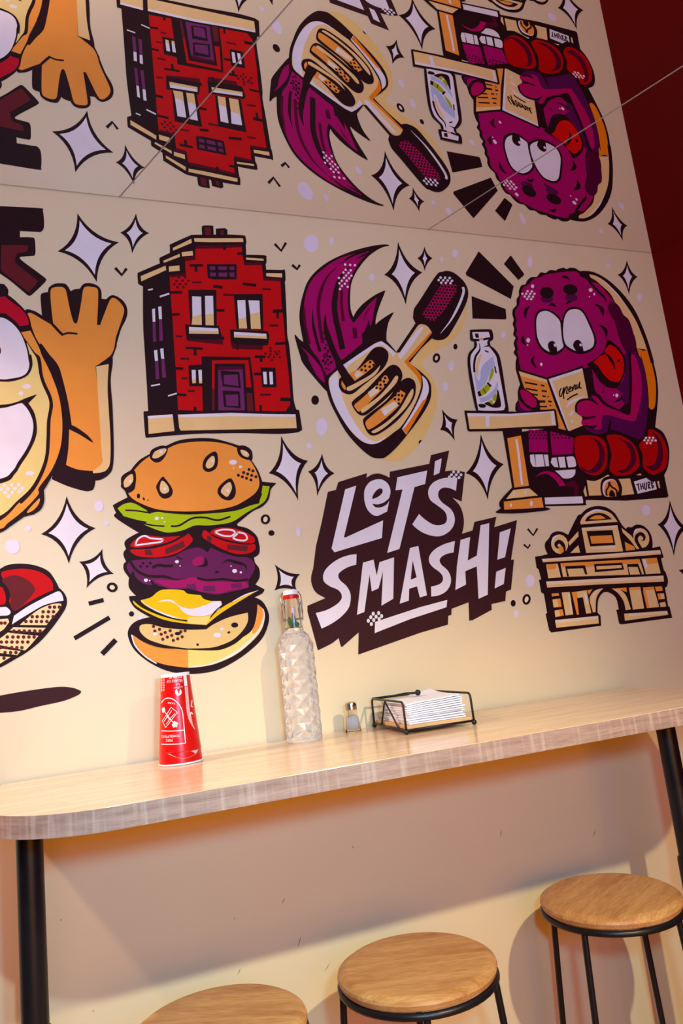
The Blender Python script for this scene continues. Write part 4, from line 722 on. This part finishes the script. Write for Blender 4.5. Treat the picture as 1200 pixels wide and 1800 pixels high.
for body, x, y, hgt, wid, sl in (('REUSABLE CUP', 357, 240, 46, 268, -.06), ('RETURN ME', 374, 170, 46, 222, -.06), ('PARIS', 265, 1255, 48, 112, -.05), ('POWERLIFTING', 288, 1185, 46, 300, -.05), ('PARIS', 300, 628, 30, 120, .12)):
    v, f = text_mesh(body, 1)
    xs = [q[0] for q in v]; ys = [q[1] for q in v]; w0 = max(xs) - min(xs); h0 = max(ys); cx = (max(xs) + min(xs)) / 2
    vv = []
    for q in v:
        ux, uy = -(q[0] - cx) / w0 * wid, q[1] / h0 * hgt
        X, Y = x + ux, y + uy + sl * ux; vv.append(up_map(270 + X / 9.73, 1170 + Y / 9.73, 1))
    mesh_obj('printed_text', vv, [tuple(reversed(q)) for q in f], cup_white, top)

# ------------------------------------------------------------------ glass bottle
glass = mat('clear_glass', (250, 252, 250), rough=.0, trans=1, ior=1.46, spec=.5)
water_glass = mat('water_filled_glass', (255, 255, 255), rough=.0, trans=.78, ior=1.42, spec=.6, coat=1, coat_rough=.24)
bt = empty('swing_top_bottle', (.4735, -.0855, ZT)); tag(bt, 'clear quilted glass water bottle with red and white swing top', 'bottle')
def quilt(r, z, t):
    k = max(0, min(1, (z - .010) / .010)) * max(0, min(1, (.240 - z) / .016))
    return r
NQ, NZ = 8, 7                                           # diamonds around and up the body
z0, z1 = .012, .224
rows = []
def body_r(z): return .0405 if z < .206 else .0405 - (.0405 - .0300) * ((z - .206) / (.230 - .206)) ** 1.8
mb = MB(); V = {}
def vert(i, j2, deep):
    """i: half steps around, j2: half steps up"""
    key = (i % (2 * NQ), j2, deep)
    if key not in V:
        a = math.pi * i / NQ; z = z0 + (z1 - z0) * j2 / (2 * NZ); r = body_r(z) - (.0052 if deep else 0)
        V[key] = len(mb.v); mb.v.append(Vector((r * math.cos(a), r * math.sin(a), z)))
    return V[key]
for j in range(0, 2 * NZ + 1):
    for i in range(2 * NQ):
        if (i + j) % 2: continue
        c = vert(i, j, True)                             # sunken diamond centre
        n_ = [vert(i + 1, j, False), vert(i, j + 1, False) if j < 2 * NZ else None, vert(i - 1, j, False), vert(i, j - 1, False) if j > 0 else None]
        for q in range(4):
            a_, b2 = n_[q], n_[(q + 1) % 4]
            if a_ is not None and b2 is not None: mb.f.append((c, a_, b2))
base_ring = [vert(i, 0, i % 2 == 0) for i in range(2 * NQ)]; top_ring = [vert(i, 2 * NZ, i % 2 == 0) for i in range(2 * NQ)]
def skirt(ring_, prof_, flip):
    prev = ring_; n_ = len(ring_)
    for r, z in prof_:
        cur = []
        for i in range(n_):
            a = math.pi * i / NQ; cur.append(len(mb.v)); mb.v.append(Vector((r * math.cos(a), r * math.sin(a), z)))
        for i in range(n_):
            k = (i + 1) % n_; mb.f.append((prev[i], cur[i], cur[k], prev[k]) if flip else (prev[i], prev[k], cur[k], cur[i]))
        prev = cur
    mb.f.append(tuple(prev[::-1]) if flip else tuple(prev))
skirt(base_ring, [(.0405, .007), (.0395, .003), (.036, 0), (.030, .0015), (.004, .003)], True)
skirt(top_ring, [(.0310, .230), (.0255, .235), (.0215, .240), (.0205, .246), (.004, .246)], False)
body = mb.build('body', water_glass, bt)
MB().lathe([(.0204, .2463), (.0200, .262), (.0192, .290), (.0188, .300), (.0198, .304), (.0198, .309), (.0185, .312), (.0150, .312), (.0152, .300), (.0165, .280), (.0178, .2475), (.0204, .2463)], seg=40, cap=False).build('neck', glass, bt, smooth=True, auto=50)
rg = MB().lathe([(.0145, .311), (.0178, .3118), (.0186, .315), (.0182, .3195), (.0130, .3205)], seg=32).build('rubber_gasket', mat('red_rubber', (214, 14, 10), rough=.35), bt, smooth=True, auto=50)
st_ = MB().lathe([(.0135, .3205), (.0172, .3212), (.0176, .326), (.0160, .3315), (.0110, .3335), (.001, .334)], seg=32, cap=False).build('stopper', mat('white_ceramic', (236, 232, 232), rough=.25), bt, smooth=True, auto=50)
chrome = mat('steel_wire', (176, 174, 178), rough=.18, metal=1)
for sx_ in (-1, 1):
    MB().tube([(sx_ * .0185, 0, .326), (sx_ * .0225, -.003, .318), (sx_ * .0232, -.009, .292), (sx_ * .0225, -.004, .270), (sx_ * .0215, 0, .266), (sx_ * .0228, .004, .272), (sx_ * .0225, .007, .290), (sx_ * .0205, .006, .305)], .0011, 8).build('bail_wire', chrome, bt, smooth=True)
    MB().tube([(sx_ * .0222, .0035 * math.cos(i), .266 + .0035 * math.sin(i)) for i in range(7)], .001, 8).build('wire_coil', chrome, bt, smooth=True)
MB().tube([(.0212 * math.cos(i * math.pi / 16), .0212 * math.sin(i * math.pi / 16), .266) for i in range(32)], .0009, 8, closed=True).build('neck_wire', chrome, bt, smooth=True)
MB().lathe([(.0018, 0), (.0018, .039)], (0, 0, 0), 10).build('stopper_pin', mat('dark_pin', (40, 60, 60), rough=.4), bt).matrix_local = Matrix.Translation((-.0195, 0, .3262)) @ Matrix.Rotation(math.pi / 2, 4, 'Y')
leafm = mat('mint_leaf', (104, 138, 58), rough=.5)
for (a, b_, h, dz) in ((-.006, -.004, .026, 0), (.004, -.006, .031, .002), (.008, .002, .012, 0), (-.002, .004, .016, 0)):
    v = []; n_ = 6
    for i in range(n_ + 1):
        t = i / n_; w = .0045 * math.sin(math.pi * min(.98, t * .9 + .08)); x = a + b_ * t * .6; y = -.004 + .004 * t * t
        v += [(x - w, y - .001, .2475 + dz + h * t), (x, y + .001, .2475 + dz + h * t), (x + w, y - .001, .2475 + dz + h * t), ]
    f = [q for i in range(n_) for q in ((i * 3, i * 3 + 1, i * 3 + 4, i * 3 + 3), (i * 3 + 1, i * 3 + 2, i * 3 + 5, i * 3 + 4))]
    lf = mesh_obj('herb_leaf', v, f, leafm, bt, smooth=True)
    so = lf.modifiers.new('thick', 'SOLIDIFY'); so.thickness = .0006
bt.rotation_euler.z = math.radians(-12)

# ------------------------------------------------------------------ salt shaker
sh = empty('salt_shaker', (.5965, -.0635, ZT), math.radians(12)); tag(sh, 'small glass salt shaker with metal cap and white salt', 'shaker')
def facet(r, z, t):
    a = ((t + math.pi / 8) % (math.pi / 4)) - math.pi / 8; return r / math.cos(a) * math.cos(math.pi / 8)
MB().lathe([(.0005, .0015), (.0165, 0), (.0185, .0015), (.0182, .006), (.0128, .047), (.0112, .0525), (.0100, .0525), (.0114, .046), (.0158, .008), (.0005, .006)], seg=48, cap=False, rfun=facet).build('glass_body', glass, sh)
MB().lathe([(.0005, .0068), (.0150, .0086), (.0128, .034), (.0085, .0375), (.0005, .0385)], seg=32, cap=False).build('salt', mat('salt_white', (244, 242, 246), rough=.9), sh, smooth=True)
cap_ = MB().lathe([(.0126, .050), (.0134, .0505), (.0136, .061), (.0120, .0655), (.0070, .068), (.0005, .0685)], seg=36, cap=False).build('cap', mat('brushed_steel', (190, 184, 184), rough=.22, metal=1), sh, smooth=True, auto=40)
hm = mat('shaker_hole', (20, 18, 18), rough=.8)
for k in range(6): MB().lathe([(.0009, 0), (.0009, .0006)], (.0055 * math.cos(k * 1.047), .0055 * math.sin(k * 1.047), .0676), 8).build('cap_hole', hm, cap_)

# ------------------------------------------------------------------ napkin holder and napkins
hz = math.radians(-4.3)
nh = empty('napkin_holder', (.7285, -.1500, ZT), hz); tag(nh, 'black wire napkin holder with wooden tray', 'napkin holder')
HW, HD, WR = .077, .108, .0024
MB().box((0, 0, .0135), (2 * HW - .006, 2 * HD - .006, .007)).build('tray', bamboo_pale, nh, bevel=.001)
def rounded(ptsl, r=.012):
    out = [Vector(ptsl[0])]
    for i in range(1, len(ptsl) - 1):
        a, b, c = Vector(ptsl[i - 1]), Vector(ptsl[i]), Vector(ptsl[i + 1])
        p, q = b + (a - b).normalized() * r, b + (c - b).normalized() * r
        for k in range(6):
            t = k / 5; out.append((1 - t) ** 2 * p + 2 * t * (1 - t) * b + t * t * q)
    return out + [Vector(ptsl[-1])]
for sx_ in (-1, 1):
    x = sx_ * HW
    MB().tube(rounded([(x, -HD, .005), (x, -HD + .002, .066), (x, HD - .002, .066), (x, HD, .005)]), WR, 10).build('end_hoop', wire, nh, smooth=True)
    MB().tube(rounded([(x, -HD + .045, .010), (x, .012, .064), (x, HD - .055, .010)], .004), WR * .85, 8).build('chevron_wire', wire, nh, smooth=True)
    MB().tube([(x, -HD, .0085), (x, HD, .0085)], WR, 8).build('bottom_rod', wire, nh, smooth=True)
    for sy_ in (-1, 1): MB().ball((x, sy_ * HD, .0056), .0056).build('ball_foot', wire, nh, smooth=True)
for sy_ in (-1, 1): MB().tube([(-HW, sy_ * HD, .0085), (HW, sy_ * HD, .0085)], WR, 8).build('bottom_rod', wire, nh, smooth=True)
MB().tube([(-HW, HD - .006, .066), (HW, HD - .006, .066)], WR * 1.2, 8).build('back_rail', wire, nh, smooth=True)
arm = MB().tube([(-.030, HD - .006, .066), (-.012, .055, .0715), (.006, .020, .0715)], WR, 8).build('holding_arm', wire, nh, smooth=True)
MB().ball((.006, .017, .0722), .0068).build('arm_weight', wire, arm, smooth=True)
napm = mat('white_paper_napkin', (240, 236, 242), rough=.85, spec=.1, bump=.2, bscale=220)
NN = 11
ordw = ['lowest', 'second lowest', 'third lowest', 'fourth lowest', 'fifth lowest', 'middle', 'fifth from top', 'fourth from top', 'third from top', 'second from top', 'topmost']
for i in range(NN):
    z = .0176 + i * .0042; w, d = .066 - random.uniform(0, .004), .090 - random.uniform(0, .006); NX, NY = 7, 8; v = []
    ox, oy, a = random.uniform(-.004, .004), random.uniform(-.006, .003), random.uniform(-.035, .035)
    for s_ in (0, 1):
        for iy in range(NY):
            for ix in range(NX):
                x, y = -w + 2 * w * ix / (NX - 1), -d + 2 * d * iy / (NY - 1)
                lift = i / NN * (.010 * max(0, (x / w)) * (.4 + .6 * max(0, y / d)) - .006 * max(0, -x / w - .3) + .004 * max(0, y / d - .4) * (1 if x > 0 else 0))
                zz = z + s_ * .0029 + lift
                c_, s2 = math.cos(a), math.sin(a); v.append((ox + x * c_ - y * s2, oy + x * s2 + y * c_, zz))
    f = []; n_ = NX * NY
    for iy in range(NY - 1):
        for ix in range(NX - 1):
            k = iy * NX + ix; f += [(k, k + NX, k + NX + 1, k + 1), (n_ + k, n_ + k + 1, n_ + k + NX + 1, n_ + k + NX)]
    edge = [ix for ix in range(NX)] + [iy * NX + NX - 1 for iy in range(1, NY)] + [(NY - 1) * NX + ix for ix in range(NX - 2, -1, -1)] + [iy * NX for iy in range(NY - 2, 0, -1)]
    for k in range(len(edge)):
        p, q = edge[k], edge[(k + 1) % len(edge)]; f.append((p, q, n_ + q, n_ + p))
    o = mesh_obj('paper_napkin', v, f, napm, smooth=False); o.location = (.7285, -.150, ZT); o.rotation_euler.z = hz
    tag(o, 'white folded paper napkin, %s of the stack in the wire holder' % ordw[i], 'napkin', 'napkins stacked in the wire holder')
